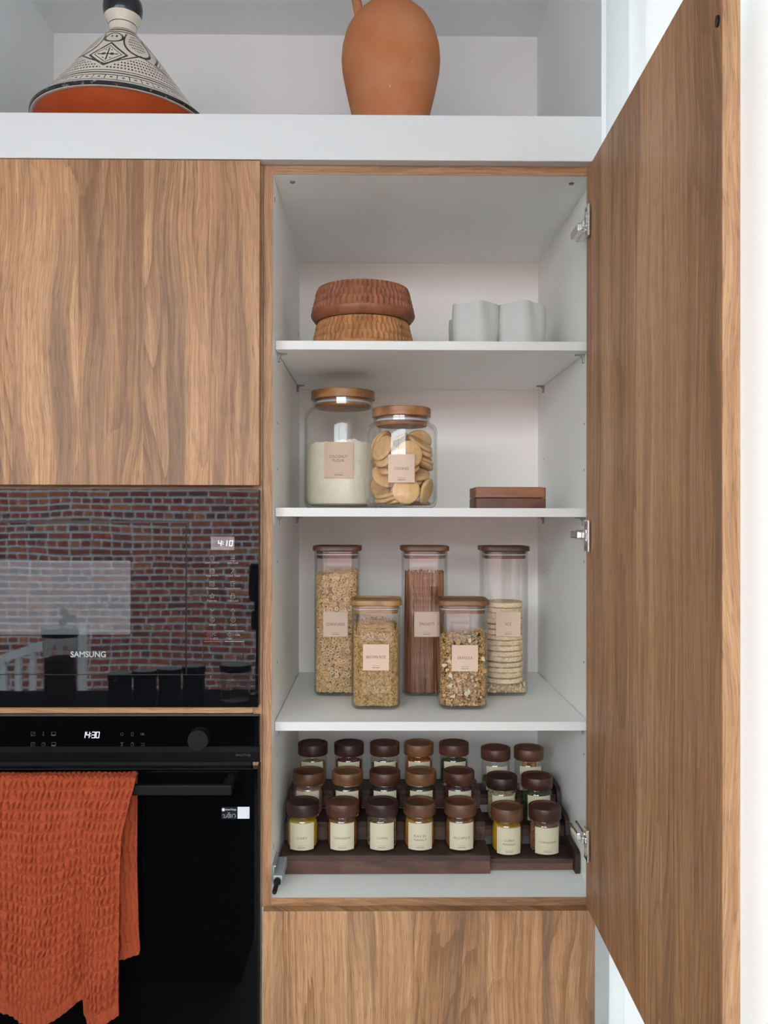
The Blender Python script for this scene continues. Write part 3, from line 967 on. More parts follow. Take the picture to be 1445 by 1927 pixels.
for dz in (3.2, 7.4):
    q = at(171.2, 1388 - dz, YF)
    stroke(dg, [(q.x - 0.45 * PXM, q.z), (q.x + 0.45 * PXM, q.z)], 1.2 * PXM, YF - 0.0006)
dg.build('clock_digits', M['led'], pn)
ic = MB()
YT = YF - 0.0004
for px, py, k in ((62.3, 1381, 'sq'), (81.5, 1381, 'th'), (101, 1381, 'ov'), (62.3, 1400.5, 'sq'), (82, 1400.5, 'ck'), (101, 1400.5, 'ov'), (229.5, 1381.5, 'ci'), (249, 1381.5, 'bt'), (229.5, 1400.5, 'hg'), (249, 1400.5, 'lk'), (268.5, 1400.5, 'rt')):
    if k == 'sq': stroke(ic, ipt(px, py, sq(3.5, 3.5)), W1, YT, True); stroke(ic, ipt(px, py, [(-2, -2), (2, 2)]), W1, YT)
    if k == 'ov': stroke(ic, ipt(px, py, sq(3.8, 3.5)), W1, YT, True); stroke(ic, ipt(px, py + 2, [(-3, 0), (3, 0)]), 2.2 * W1, YT)
    if k == 'th': stroke(ic, ipt(px, py, [(0, 4), (0, -2)]), 1.6 * W1, YT); stroke(ic, ipt(px, py + 2.6, circ(1.2, 8)), W1, YT, True)
    if k == 'ck': stroke(ic, ipt(px, py, circ(3.4)), W1, YT, True); stroke(ic, ipt(px, py, [(0, 2), (0, 0), (1.6, 0)]), W1, YT)
    if k == 'ci': stroke(ic, ipt(px, py, circ(2.6)), W1, YT, True)
    if k == 'bt': stroke(ic, ipt(px, py, sq(1.8, 3.2)), W1, YT, True)
    if k == 'hg': stroke(ic, ipt(px, py, [(-2.4, 3.2), (2.4, 3.2), (-2.4, -3.2), (2.4, -3.2), (-2.4, 3.2)]), W1, YT)
    if k == 'lk': stroke(ic, ipt(px, py + 1, sq(2.6, 2.2)), W1, YT, True); stroke(ic, ipt(px, py - 1.4, [(-1.6, 0), (-1.6, 2), (1.6, 2), (1.6, 0)]), W1, YT)
    if k == 'rt': stroke(ic, ipt(px, py, [(-3, 2), (3, 2), (3, -2), (-3, -2)]), W1, YT)
q = at(268.5, 1381.5, YF); flat_text(ic, 'OK', q.x, YT, q.z, 4.6 * PXM, 1.0, 7.5 * PXM)
ic.build('panel_icons', M['grey_print'], pn)['kind'] = 'stuff'
q = at(375, 1390, YF)
kb = MB()
for r, y0, y1 in ((0.0180, YF + 0.001, YF - 0.0125),):
    rings = [[(q.x + rr * math.cos(2 * PI * k / 48), yy, q.z + rr * math.sin(2 * PI * k / 48)) for k in range(48)] for rr, yy in ((r, y0), (r, y1 + 0.0012), (r - 0.0008, y1), (r - 0.003, y1))]
    kb.loft(rings)
kb.build('knob', M['black_satin'], pn)
od = MB().box(OX0, xo - 0.003, YF, -0.002, 0.4585, zd, 0.0003).build('door', M['black_glass_flat'], ov)
MB().box(xo - 0.003, xo, YF + 0.002, -0.002, 0.4585, zd + 0.006, 0.0004).build('door_side', M['black_satin'], od)
# bar handle on two brackets
YH = -0.064
ha, hb = at(435, 1497, YH), at(435, 1478.5, YH)
hx0 = -1.0 + 0.002 - ha.x
hn = MB().box(hx0, ha.x, YH, YH + 0.012, ha.z, hb.z, 0.0012).build('handle', M['black_satin'], ov)
for xa in (hx0 + 0.002, ha.x - 0.016):
    MB().box(xa, xa + 0.014, YH + 0.011, YF + 0.001, ha.z + 0.001, hb.z - 0.001, 0.0008).build('handle_bracket', M['black_satin'], hn)
# stickers
sa, sb = at(416.5, 1541, YF), at(446.5, 1518.5, YF)
st = MB().box(sa.x, sb.x, YF - 0.0003, YF + 0.0005, sa.z, sb.z).build('sticker', M['black_plastic'], ov)
sa, sb = at(447, 1540.5, YF), at(469.5, 1518.2, YF)
MB().box(sa.x, sb.x, YF - 0.0003, YF + 0.0005, sa.z, sb.z).build('sticker', M['sticker_white'], ov)['label'] = 'white square sticker'
tx = MB()
q = at(434.5, 1523.6, YF); flat_text(tx, 'SmartThings', q.x, YF - 0.0006, q.z, 4.4 * PXM, 1.0, 20 * PXM)
tx.add([(at(420.3, 1523.5, YF).x + 3.0 * PXM * math.cos(k * PI / 8), YF - 0.0006, at(420.3, 1523.5, YF).z + 3.0 * PXM * math.sin(k * PI / 8)) for k in range(16)], [tuple(range(16))])
YT = YF - 0.0006
stroke(tx, ipt(422, 1535.5, [(-3, 2), (-1, 3), (1, 2), (-1, -2.6), (3, -2.6), (4, 0)]), 0.55 * PXM, YT)
stroke(tx, ipt(431.2, 1535, [(-3.4, 2.6), (0, 1.8), (3.4, 2.6), (3.4, -2.2), (0, -3), (-3.4, -2.2)]), 0.55 * PXM, YT, True)
stroke(tx, ipt(431.2, 1535, [(0, 1.8), (0, -3)]), 0.55 * PXM, YT)
stroke(tx, ipt(440, 1535, [(-3.2, -3), (-3.2, 1), (-1.4, 3.2), (1.4, 3.2), (3.2, 1), (3.2, -2), (1.5, -3)]), 0.55 * PXM, YT)
stroke(tx, ipt(431, 1529.5, [(-1.6, 0.4), (0, -1.2), (1.6, 0.4)]), 0.7 * PXM, YT)
tx.build('sticker_print', M['sticker_white'], st)

# ================================================================ towel over the oven handle
NP = np.random.RandomState(5)


def vnoise(n0, n1, seed, shape):
    """Smooth value noise on a grid of shape, n0 x n1 cells."""
    r = np.random.RandomState(seed).rand(n0 + 2, n1 + 2)
    a = np.linspace(0, n0, shape[0]); b = np.linspace(0, n1, shape[1])
    ia, ib = a.astype(int), b.astype(int)
    fa, fb = a - ia, b - ib
    fa, fb = fa * fa * (3 - 2 * fa), fb * fb * (3 - 2 * fb)
    A, B = np.meshgrid(ia, ib, indexing='ij'); FA, FB = np.meshgrid(fa, fb, indexing='ij')
    return (r[A, B] * (1 - FA) + r[A + 1, B] * FA) * (1 - FB) + (r[A, B + 1] * (1 - FA) + r[A + 1, B + 1] * FA) * FB


towel = thing('tea_towel', 'rust orange waffle towel hanging over the oven handle', 'towel', (-0.62, -0.06, 0.5))
PX0 = -75.0


def waffle(U, V, seed, shape, amp):
    """Puffed cells: U across and V down, in cells; strength varies over the cloth."""
    ph = np.random.RandomState(seed).rand(400) * 0.9
    row = np.floor(V).astype(int)
    Uo = U + 0.35 * (vnoise(30, 26, seed + 1, shape) - 0.5) * 2 + ph[np.clip(row, 0, 399)] * 0.12
    cu = np.abs(np.sin(PI * Uo)); cv = np.abs(np.sin(PI * (V + 0.22 * (vnoise(16, 34, seed + 2, shape) - 0.5))))
    puff = cu ** 0.75 * (0.38 + 0.62 * cv ** 0.8)
    crease = -0.85 * (1 - cu) ** 3 * cv ** 1.5
    fade = 0.50 + 0.80 * vnoise(9, 7, seed + 3, shape)
    fine = (vnoise(140, 190, seed + 4, shape) - 0.5) * 0.30
    return amp * ((puff + crease) * fade + fine)


def sheet(name, nu, nv, fx, fy, fz, thick, hem_rows, seed, amp, sign):
    """Cloth grid; fx, fy, fz map (u 0..1, v 0..1) to the world; puffs push towards -Y."""
    U, V = np.meshgrid(np.linspace(0, 1, nu), np.linspace(0, 1, nv), indexing='ij')
    X, Y, Z = fx(U, V), fy(U, V), fz(U, V)
    wd = (X[-1, :] - X[0, :]).mean()
    lw = waffle(U * wd / 0.0088, V * (Z[:, 0] - Z[:, -1]).mean() / 0.0168, seed, U.shape, amp)
    hem = np.clip((1 - V) * hem_rows, 0, 1); hem = hem * hem * (3 - 2 * hem)
    rib = 0.25 * amp * np.sin(2 * PI * U * wd / 0.009)
    D = lw * hem + rib * (1 - hem) + 0.5 * amp * (1 - hem)
    Yf = Y - sign * D
    P1 = np.stack([X, Yf, Z], -1).reshape(-1, 3)
    P2 = np.stack([X, Y + sign * thick, Z], -1).reshape(-1, 3)
    idx = np.arange(nu * nv).reshape(nu, nv)
    q = np.stack([idx[:-1, :-1], idx[1:, :-1], idx[1:, 1:], idx[:-1, 1:]], -1).reshape(-1, 4)
    nn = nu * nv
    q2 = q[:, ::-1] + nn
    edge = np.concatenate([idx[:, 0], idx[-1, 1:], idx[-2::-1, -1], idx[0, -2:0:-1]])
    e2 = np.roll(edge, -1)
    qe = np.stack([edge, edge + nn, e2 + nn, e2], -1)
    return raw_mesh(name, np.concatenate([P1, P2]), np.concatenate([q, q2, qe]), M['towel'], towel)


def lerp_tab(t, xs, ys): return np.interp(t, xs, ys)


YT0 = YH - 0.0045
sc_f = 1.388 / F_PX
vtop = at(100, 1466, YT0).z


def front_x(U, V):
    L = at(PX0, 1600, YT0).x
    pxr = lerp_tab(V, [0, 0.03, 0.12, 0.24, 0.40, 0.75, 1.0], [258.5, 256, 246, 235, 231, 229, 229.5])
    R = (pxr - 707.0) * 1.3885 / F_PX - 0.0006
    # the cloth gathers into a lengthwise fold near the right
    return L + (R - L) * U


def front_bottom(U):
    px = PX0 + U * (229 - PX0)
    return lerp_tab(px, [-75, -10, 8, 40, 75, 110, 150, 156, 160, 172, 200, 230], [1880, 1893, 1905, 1921, 1922, 1909, 1885, 1882, 1904, 1918, 1916, 1905])


def front_z(U, V):
    zb_ = 1.40 - (front_bottom(U) - 970) * sc_f
    return vtop + (zb_ - vtop) * V


def front_y(U, V):
    px = PX0 + U * (229 - PX0)
    fold = -0.017 * np.exp(-((px - 196) / 26.0) ** 2) + 0.012 * np.exp(-((px - 152) / 13.0) ** 2) - 0.012 * np.exp(-((px - 95) / 38.0) ** 2) + 0.008 * np.exp(-((px - 20) / 22.0) ** 2)
    fold = fold - 0.010 * np.exp(-((px + 25) / 26.0) ** 2)
    grow = np.clip((V - 0.05) / 0.75, 0, 1)
    return YT0 - 0.002 - 0.004 * np.sin(PI * np.clip(V * 2, 0, 1)) + fold * grow


sheet('front_fall', 340, 400, front_x, front_y, front_z, 0.0022, 13.0, 21, 0.0052, 1.0)['label'] = 'long front fall of the towel'
YTB = YH + 0.0165


def back_x(U, V):
    L = (PX0 - 707.0) * 1.415 / F_PX
    pxr = lerp_tab(V, [0, 0.1, 0.5, 0.85, 0.97, 1.0], [259.5, 260, 260, 263, 266, 264])
    return L + ((pxr - 707.0) * 1.414 / F_PX - L) * U


def back_z(U, V):
    zb_ = 1.40 - (lerp_tab(U, [0, 0.7, 0.93, 1], [1800, 1801, 1798, 1792]) - 970) * 1.414 / F_PX
    return vtop - 0.003 + (zb_ - vtop) * V


sheet('back_fall', 190, 200, back_x, lambda U, V: YTB + 0.004 + 0 * U + 0.003 * np.sin(U * 40), back_z, 0.002, 16.0, 33, 0.0045, 1.0)['label'] = 'short back fall of the towel'


# the roll of cloth on top of the bar
def over_x(U, V):
    L = at(PX0, 1600, YT0).x
    R = (258.5 + 4 * V - 707.0) * (1.388 + 0.025 * V) / F_PX - 0.0006
    return L + (R - L) * U


nu, nv = 300, 26
U, V = np.meshgrid(np.linspace(0, 1, nu), np.linspace(0, 1, nv), indexing='ij')
A_ = PI * V
yc, hw = (YT0 - 0.002 + YTB + 0.004) / 2, (YTB + 0.004 - YT0 + 0.002) / 2
dd = waffle(U * 0.30 / 0.0088, V * 2.2, 44, U.shape, 0.0036)
X = over_x(U, V); Y = yc - np.cos(A_) * (hw + dd); Z = vtop - 0.0005 + np.sin(A_) * (0.0045 + dd)
idx = np.arange(nu * nv).reshape(nu, nv)
q = np.stack([idx[:-1, :-1], idx[1:, :-1], idx[1:, 1:], idx[:-1, 1:]], -1).reshape(-1, 4)
P1 = np.stack([X, Y, Z], -1).reshape(-1, 3); P2 = np.stack([X, yc - np.cos(A_) * (hw - 0.0022), vtop - 0.0005 + np.sin(A_) * 0.0022], -1).reshape(-1, 3)
edge = np.concatenate([idx[:, 0], idx[-1, 1:], idx[-2::-1, -1], idx[0, -2:0:-1]]); e2 = np.roll(edge, -1)
raw_mesh('top_roll', np.concatenate([P1, P2]), np.concatenate([q, q[:, ::-1] + nu * nv, np.stack([edge, edge + nu * nv, e2 + nu * nv, e2], -1)]), M['towel'], towel)

# ================================================================ on the high shelf: tagine and jug
lc = (-0.5060, 0.201, Z_BOARD1 + 0.0004)
tg = thing('tagine', 'painted black and cream tagine with an orange clay dish and conical lid', 'tagine', lc)
MB().lathe([(0, 0), (0.085, 0), (0.088, 0.004), (0.118, 0.027), (0.148, 0.053), (0.162, 0.071), (0.1645, 0.0745), (0.160, 0.0745), (0.145, 0.058), (0.115, 0.033), (0.08, 0.012), (0, 0.010)], 96, lc).build('base_dish', M['glazed_clay'], tg)
lid = MB().lathe([(0.159, 0.0775), (0.163, 0.0752), (0.1700, 0.0755), (0.1722, 0.0775), (0.1722, 0.083), (0.166, 0.0885), (0.150, 0.104), (0.128, 0.134), (0.104, 0.166), (0.078, 0.202), (0.052, 0.235), (0.035, 0.254), (0.0275, 0.263), (0.0262, 0.268), (0.0268, 0.277),
                  (0.0275, 0.282), (0.0345, 0.293), (0.0375, 0.305), (0.0385, 0.316), (0.0370, 0.327), (0.031, 0.335), (0.018, 0.340), (0, 0.341)], 96, lc)
lid.lathe([(0.159, 0.0775), (0.150, 0.092), (0.10, 0.158), (0.05, 0.225), (0.02, 0.255), (0, 0.258)], 96, lc)
lid.build('lid', M['tagine_glaze'], tg)['label'] = 'conical lid painted in black on cream'

ax, ay = at(735.5, 120, 0.20).x, 0.20
jg = thing('clay_jug', 'round pale terracotta jug with one handle', 'jug', (ax, ay, Z_BOARD1))
MB().lathe([(0, 0), (0.056, 0), (0.058, 0.003), (0.066, 0.055), (0.0765, 0.10), (0.0885, 0.15), (0.0965, 0.19), (0.0985, 0.215), (0.0965, 0.24), (0.089, 0.268), (0.075, 0.293), (0.056, 0.312), (0.038, 0.322), (0.0315, 0.326), (0.0305, 0.332), (0.0315, 0.37), (0.036, 0.415), (0.041, 0.425), (0.040, 0.43), (0.035, 0.425), (0.029, 0.38), (0.026, 0.33), (0.05, 0.30), (0.085, 0.26), (0.085, 0.19), (0.055, 0.05), (0, 0.01)], 72, (ax, ay, Z_BOARD1)).build('body', M['terracotta'], jg)
hx = at(672, 20, 0.20).x - ax
pts = [(hx + 0.010, 0.296), (hx + 0.003, 0.312), (hx - 0.001, 0.33), (hx - 0.004, 0.355), (hx, 0.385), (hx + 0.012, 0.405), (hx + 0.030, 0.408), (-0.032, 0.400)]
MB().tube([(ax + a_, ay - 0.004, Z_BOARD1 + b_) for a_, b_ in pts], [0.013, 0.0098, 0.0092, 0.0095, 0.010, 0.010, 0.0095, 0.009], 14).build('handle', M['terracotta'], jg)

# ================================================================ top shelf inside: carved bowls and wavy cups
Z1 = SHZ[0] + 0.0004
bx = at(683, 600, 0.20).x


def bowl(name, label, z0, colr, seed):
    t = thing(name, label, 'bowl', (bx, 0.20, z0), 'upturned carved bowls', rotz=0.0)
    rr = random.Random(seed)
    prof = [(0, 0.050), (0.080, 0.050), (0.088, 0.004), (0.0905, 0.0), (0.0945, 0.0005), (0.1010, 0.0080), (0.1035, 0.0125), (0.1035, 0.0165)]
    nz = 64
    for k in range(nz + 1):
        u_ = k / nz
        prof.append((0.1030 - 0.0105 * u_ ** 1.15, 0.0175 + 0.0455 * u_))
    prof += [(0.0905, 0.0655), (0.086, 0.0665), (0.0, 0.0665)]

    def rm(r, z_, a):
        if 0.0172 < z_ < 0.064 and r > 0.088:
            v_ = (z_ - 0.0175) / 0.0158
            rw = math.floor(v_)
            fa_ = a * 62 / (2 * PI) + 0.5 * (rw % 2) + 0.12 * math.sin(rw * 3.1 + a * 7)
            cx_ = (fa_ - math.floor(fa_) - 0.5) * 2
            best = 0
            for rw2 in (rw - 1, rw, rw + 1):
                f2 = a * 62 / (2 * PI) + 0.5 * (rw2 % 2) + 0.12 * math.sin(rw2 * 3.1 + a * 7)
                cx2 = (f2 - math.floor(f2) - 0.5) * 2
                cz2 = (v_ - rw2 - 0.5) / 0.80
                d_ = 1 - cx2 * cx2 * 1.05 - cz2 * cz2
                best = max(best, d_)
            return r - 0.0038 * max(0.0, best) ** 0.7, 0.0
        return r, 0.0
    o = MB().lathe(prof, 682, (bx, 0.20, z0), rmod=rm).build('body', M['carved'], t, color=colr, auto=50)
    return t


bowl('carved_bowl', 'lower upturned carved bowl of lighter honey wood, resting on the shelf', Z1, (0.40, 0.175, 0.062), 1)
bowl('carved_bowl', 'upper upturned carved bowl of darker red brown wood, on top of the other', Z1 + 0.0668, (0.27, 0.095, 0.042), 2)


def cup(label, px, y, h, ph, rad=0.0455, dx=0.0):
    cx = at(px, 600, y).x + dx
    t = thing('wavy_cup', label, 'cup', (cx, y, Z1), 'wavy white cups')

    def rm(r, z_, a):
        if r < 0.02: return r, 0.0
        k_ = 0.3 + 0.7 * min(1, z_ / 0.09)
        w_ = 0.085 * math.sin(5 * a + ph + 9 * z_) + 0.05 * math.sin(3 * a - ph * 2 - 14 * z_)
        return r * (1 + w_ * k_), (0.0018 * math.sin(3 * a + ph) if z_ > 0.08 else 0.0)
    prof = [(0, 0), (rad * 0.86, 0), (rad * 0.92, 0.003)] + [(rad * (0.95 + 0.05 * math.sin(PI * k / 8)), 0.008 + (h - 0.012) * k / 8) for k in range(9)] + [(rad * 0.93, h), (rad * 0.89, h - 0.003)] + [(rad * 0.88, h - 0.01 - (h - 0.02) * k / 5) for k in range(6)] + [(0, 0.008)]
    MB().lathe(prof, 90, (cx, y, Z1), rmod=rm).build('body', M['ceramic'], t, auto=60)


cup('wavy white cup in front, left of its pair', 893, 0.20, 0.104, 0.4)
cup('wavy white cup in front, nearest the right side panel', 979, 0.20, 0.104, 0.8)
cup('wavy white cup mostly hidden behind the left cup', 886.5, 0.325, 0.106, 2.1, 0.0445)

# ================================================================ glass storage jars
TEXT_Y = 0.00035


def curved_label(parent, R, x_off, w, z0, z1, c, paper, lines, texts, depth=0.0004):
    """Paper label bent round a jar of radius R; lines of writing as (text, z, height, width); texts bend with it."""
    cx, cy, cz = c
    n = 14
    mb = MB()

    def P(u, z_, rr):
        a = u / R
        return (cx + rr * math.sin(a), cy - rr * math.cos(a), cz + z_)
    us = [x_off - w / 2 + w * k / n for k in range(n + 1)]
    vs, fs = [], []
    for rr in (R + 0.00005, R + depth):
        for u in us:
            vs.append(P(u, z0, rr)); vs.append(P(u, z1, rr))
    m_ = 2 * (n + 1)
    for k in range(n):
        a_, b_, c_, d_ = 2 * k, 2 * k + 1, 2 * k + 3, 2 * k + 2
        fs.append((m_ + a_, m_ + d_, m_ + c_, m_ + b_)); fs.append((a_, b_, c_, d_))
        fs.append((a_, d_, m_ + d_, m_ + a_)); fs.append((b_, m_ + b_, m_ + c_, c_))
    fs += [(0, m_, m_ + 1, 1), (m_ - 2, m_ - 1, 2 * m_ - 1, 2 * m_ - 2)]
    lab = mb.add(vs, fs, 0, False).build('label', paper, parent)
    if texts or lines:
        tm = MB()
        for body, z_, h_, w_ in texts:
            tv, tf = text_shape(body, h_, 1.05, w_)
            tm.add([P(x_off + u, z_ + v_, R + depth + 0.0001) for u, v_ in tv], tf)
        if texts: tm.build('lettering', M['ink'], lab)
        tl = MB()
        for zz, ww, hh in lines:
            k_ = 6
            tl.add([P(x_off - ww / 2 + ww * i / k_, zz + s_ * hh / 2, R + depth + 0.0001) for s_ in (-1, 1) for i in range(k_ + 1)], [(i, i + 1, k_ + 2 + i, k_ + 1 + i) for i in range(k_)])
        if lines: tl.build('small_print', M['ink_soft'], lab)
    return lab


def flat_label(parent, x, y, z0, z1, w, texts, lines):
    lab = MB().box(x - w / 2, x + w / 2, y - 0.0004, y, z0, z1).build('label', M['paper'], parent)
    tm = MB()
    for body, z_, h_, w_ in texts: flat_text(tm, body, x, y - 0.0005, z_, h_, 1.05, w_)
    tm.build('lettering', M['ink'], lab)
    tl = MB()
    for zz, ww, hh in lines: tl.add([(x - ww / 2, y - 0.0005, zz - hh / 2), (x + ww / 2, y - 0.0005, zz - hh / 2), (x + ww / 2, y - 0.0005, zz + hh / 2), (x - ww / 2, y - 0.0005, zz + hh / 2)], [(0, 1, 2, 3)])
    tl.build('small_print', M['ink_soft'], lab)


# ---- round jars on the middle shelf
Z2 = SHZ[1] + 0.0004


def round_jar(label, px, y, R, zsh, znk, rn, h_gl, r_lid, z_l0, z_l1, lidcol):
    cx = at(px, 900, y).x
    c = (cx, y, Z2)
    t = thing('storage_jar', label, 'jar', c)
    t_ = 0.0028
    MB().lathe([(0, 0), (R * 0.80, 0), (R * 0.90, 0.002), (R * 0.965, 0.007), (R, 0.018), (R, zsh), (R * 0.985, zsh + 0.006), (R * 0.93, zsh + 0.0125), ((R + rn) / 2 * 0.985, znk - 0.003), (rn + 0.003, znk), (rn, znk + 0.003), (rn, h_gl), (rn - t_, h_gl), (rn - t_, znk + 0.002), ((R + rn) / 2 * 0.96 - t_, znk - 0.006), (R * 0.92 - t_, zsh + 0.010), (R - t_, zsh - 0.002), (R - t_, 0.019), (R * 0.95 - t_, 0.010), (R * 0.78, 0.0055), (0, 0.005)], 96, c).build('glass_body', M['glass'], t)
    ld = MB().lathe([(0, z_l0), (r_lid - 0.0012, z_l0), (r_lid, z_l0 + 0.0012), (r_lid, z_l1 - 0.0015), (r_lid - 0.0015, z_l1), (0, z_l1)], 72, c).build('lid', M['acacia'], t, color=lidcol)
    MB().lathe([(0, z_l0 - 0.017), (rn - t_ - 0.003, z_l0 - 0.017), (rn - t_ - 0.002, z_l0 - 0.015), (rn - t_ - 0.002, z_l0 - 0.011), (rn - t_ - 0.0035, z_l0 - 0.0105), (rn - t_ - 0.0035, z_l0 - 0.0005), (0, z_l0 - 0.0005)], 60, c).build('lid_plug', M['acacia'], ld, color=lidcol)
    MB().lathe([(rn - t_ - 0.0032, z_l0 - 0.0098), (rn - t_ - 0.0004, z_l0 - 0.0085), (rn - t_ - 0.0004, z_l0 - 0.0055), (rn - t_ - 0.0032, z_l0 - 0.0040)], 60, c).build('seal_ring', M['gasket'], ld)
    return t, c


LIDC = (0.40, 0.185, 0.068)
fj, fc = round_jar('tall round glass jar of white coconut flour with a wooden lid', 645.2, 0.30, 0.0815, 0.193, 0.2125, 0.0635, 0.228, 0.0672, 0.2285, 0.2465, LIDC)
pm = 1.68 / F_PX
curved_label(fj, 0.0815, -0.0058, 0.0605, 0.0615, 0.134, fc, M['paper'], [(0.0715, 0.021, 0.0006), (0.0675, 0.0165, 0.0016)], [('COCONUT', 0.1045, 0.0058, 0.0365), ('FLOUR', 0.0965, 0.0058, 0.0225)])


def flour_top(r, z_, a):
    if z_ > 0.12:
        d_ = 0.0028 * math.sin(3 * a + 1) + 0.0018 * math.sin(7 * a) + 0.0012 * math.sin(17 * a + 2) + 0.0009 * math.sin(41 * a)
        return r, d_ * min(1, r / 0.05)
    return r, 0.0


fl = MB().lathe([(0, 0.0062), (0.060, 0.0065), (0.072, 0.010), (0.0776, 0.0195), (0.0778, 0.10), (0.0778, 0.136), (0.072, 0.1375), (0.06, 0.135), (0.04, 0.140), (0.02, 0.1385), (0, 0.141)], 120, fc, rmod=flour_top)
fl = fl.build('coconut_flour', M['flour'], None)
tag(fl, 'white coconut flour filling the tall round jar', 'flour', kind='stuff')

cj, cc = round_jar('shorter round glass jar of biscuits with a wooden lid', 755.3, 0.16, 0.0696, 0.148, 0.1635, 0.0545, 0.1755, 0.0568, 0.176, 0.1938, (0.37, 0.16, 0.065))
curved_label(cj, 0.0696, -0.0022, 0.0505, 0.0475, 0.100, cc, M['paper'], [(0.0560, 0.0165, 0.0006), (0.0525, 0.0145, 0.0014)], [('COOKIES', 0.0735, 0.0052, 0.0268)])
# biscuits, lying as they fell into the jar: position and turn of each
COOK = '''0.0312,0.0205,0.0041,0.783,0,-0,-0.623;0.0033,0.0038,0.0108,0.329,0.131,0.007,-0.935;-0.0073,-0.0224,0.0139,0.669,0.196,-0.014,-0.717;-0.0273,-0.0263,0.0153,0.658,-0.03,-0.194,0.726;-0.0269,-0.0269,0.0241,0.311,-0.106,-0.166,0.93;0.0249,0.0275,0.0254,0.984,-0.166,-0.039,0.055;0.0076,-0.0533,0.027,0.161,0.078,0.743,-0.644;-0.0355,0.011,0.0325,0.288,0.77,0.424,-0.379;0.0473,-0.0214,0.0267,0.457,-0.213,0.775,-0.382;-0.0264,0.0153,0.0359,0.48,-0.399,-0.26,-0.737;0.0109,0.0358,0.0298,0.64,-0.143,0.093,0.749;0.0227,0.0406,0.0627,0.484,0.809,-0.287,-0.169;0.0214,-0.0086,0.0376,0.479,0.053,0.211,-0.85;-0.0292,0.0232,0.0515,0.484,-0.029,0.34,0.806;0.0295,-0.0013,0.0516,0.662,0.139,0.216,-0.704;0.0142,-0.0243,0.0496,0.931,0.231,0.113,-0.259;0.0078,-0.0365,0.0669,0.933,0.209,-0.061,-0.287;-0.0162,0.0345,0.0489,0.799,-0.181,0.289,0.495;0.0019,0.0399,0.0489,0.867,-0.34,0.02,-0.363;0.0273,-0.0258,0.0594,0.582,0.147,-0.182,0.779;-0.0328,-0.0174,0.0551,0.238,-0.05,-0.88,-0.408;-0.0264,0.0203,0.0745,0.849,-0.126,-0.132,-0.496;0.013,-0.0524,0.0953,0.184,0.323,-0.595,0.712;0.0367,-0.0074,0.0791,0.332,-0.192,-0.02,-0.923;-0.0043,0.039,0.0806,0.394,-0.009,-0.816,0.423;-0.0312,0.0206,0.0827,0.133,-0.074,0.167,0.974;0.0377,0.0016,0.088,0.48,-0.177,0.045,-0.858;-0.0178,-0.0339,0.0704,0.877,0.111,-0.187,0.429;-0.0094,-0.0274,0.0841,0.969,0.167,-0.14,0.115;0.0006,-0.0239,0.0971,0.003,0.12,0.182,-0.976;-0.0298,-0.0327,0.093,0.866,0.182,-0.401,0.239;0.037,-0.0153,0.1086,0.848,0.006,0.307,-0.432;-0.0328,0.0176,0.0924,0.627,-0.073,-0.167,-0.757;0.0351,0.014,0.0965,0.08,-0.744,-0.642,0.165;0.0336,0.0169,0.1253,0.142,0.316,-0.849,0.4;0.0364,-0.017,0.1185,0.729,0.285,0.115,0.612;-0.012,-0.0046,0.1275,0.918,-0.048,-0.217,0.328;0.0007,0.0474,0.1141,0.726,-0.585,0.332,0.141;-0.0374,-0.0318,0.1089,0.34,-0.242,-0.479,0.772;-0.0357,0.0165,0.122,0.379,-0.248,0.798,-0.397;-0.0127,0.0377,0.133,0.205,0.547,0.486,-0.65;0.0173,0.0512,0.1077,0.334,0.144,-0.726,0.584;-0.0442,0.0221,0.1193,0.624,-0.519,-0.181,0.556;-0.038,-0.031,0.1284,0.35,0.145,0.831,0.408'''
ck = MB()
ck.lathe([(0, 0.0), (0.0235, 0.0), (0.0258, 0.0012), (0.0264, 0.0030), (0.0256, 0.0054), (0.0235, 0.0070), (0.021, 0.0073), (0, 0.0074)], 40, (0, 0, -0.0037))
for i_ in range(22):
    rr_, a_ = 0.0205 * math.sqrt((i_ + 0.5) / 22), i_ * 2.39996
    ck.lathe([(0, 0.0078), (0.0008, 0.0077), (0.0012, 0.00735)], 6, (rr_ * math.cos(a_), rr_ * math.sin(a_), -0.0037), 1)
base_c = ck.build('cookie', [M['cookie'], plain('pale_docking_dimples', (0.72, 0.50, 0.28), 0.8)], None, color=(0.56, 0.31, 0.125))
rnd = random.Random(3)
first = True
for rec in COOK.split(';'):
    vals = [float(t_) for t_ in rec.split(',')]
    qn = Quaternion(vals[3:7])
    ext = 0.0264 * math.sqrt(max(0, 1 - (qn @ Vector((0, 0, 1))).z ** 2)) + 0.004
    if vals[2] + ext > 0.152 or vals[2] - ext < -0.01: continue
    o = base_c if first else base_c.copy()
    if not first: COL.objects.link(o)
    first = False
    o.location = (cc[0] + vals[0], cc[1] + vals[1], Z2 + 0.0060 + vals[2])
    o.rotation_mode = 'QUATERNION'; o.rotation_quaternion = qn
    f = rnd.uniform(0.86, 1.12); o.color = (0.70 * f, 0.43 * f * rnd.uniform(0.95, 1.04), 0.195 * f, 1)
    tag(o, 'round golden biscuit heaped with others inside the glass jar', 'biscuit', 'biscuits in the glass jar')

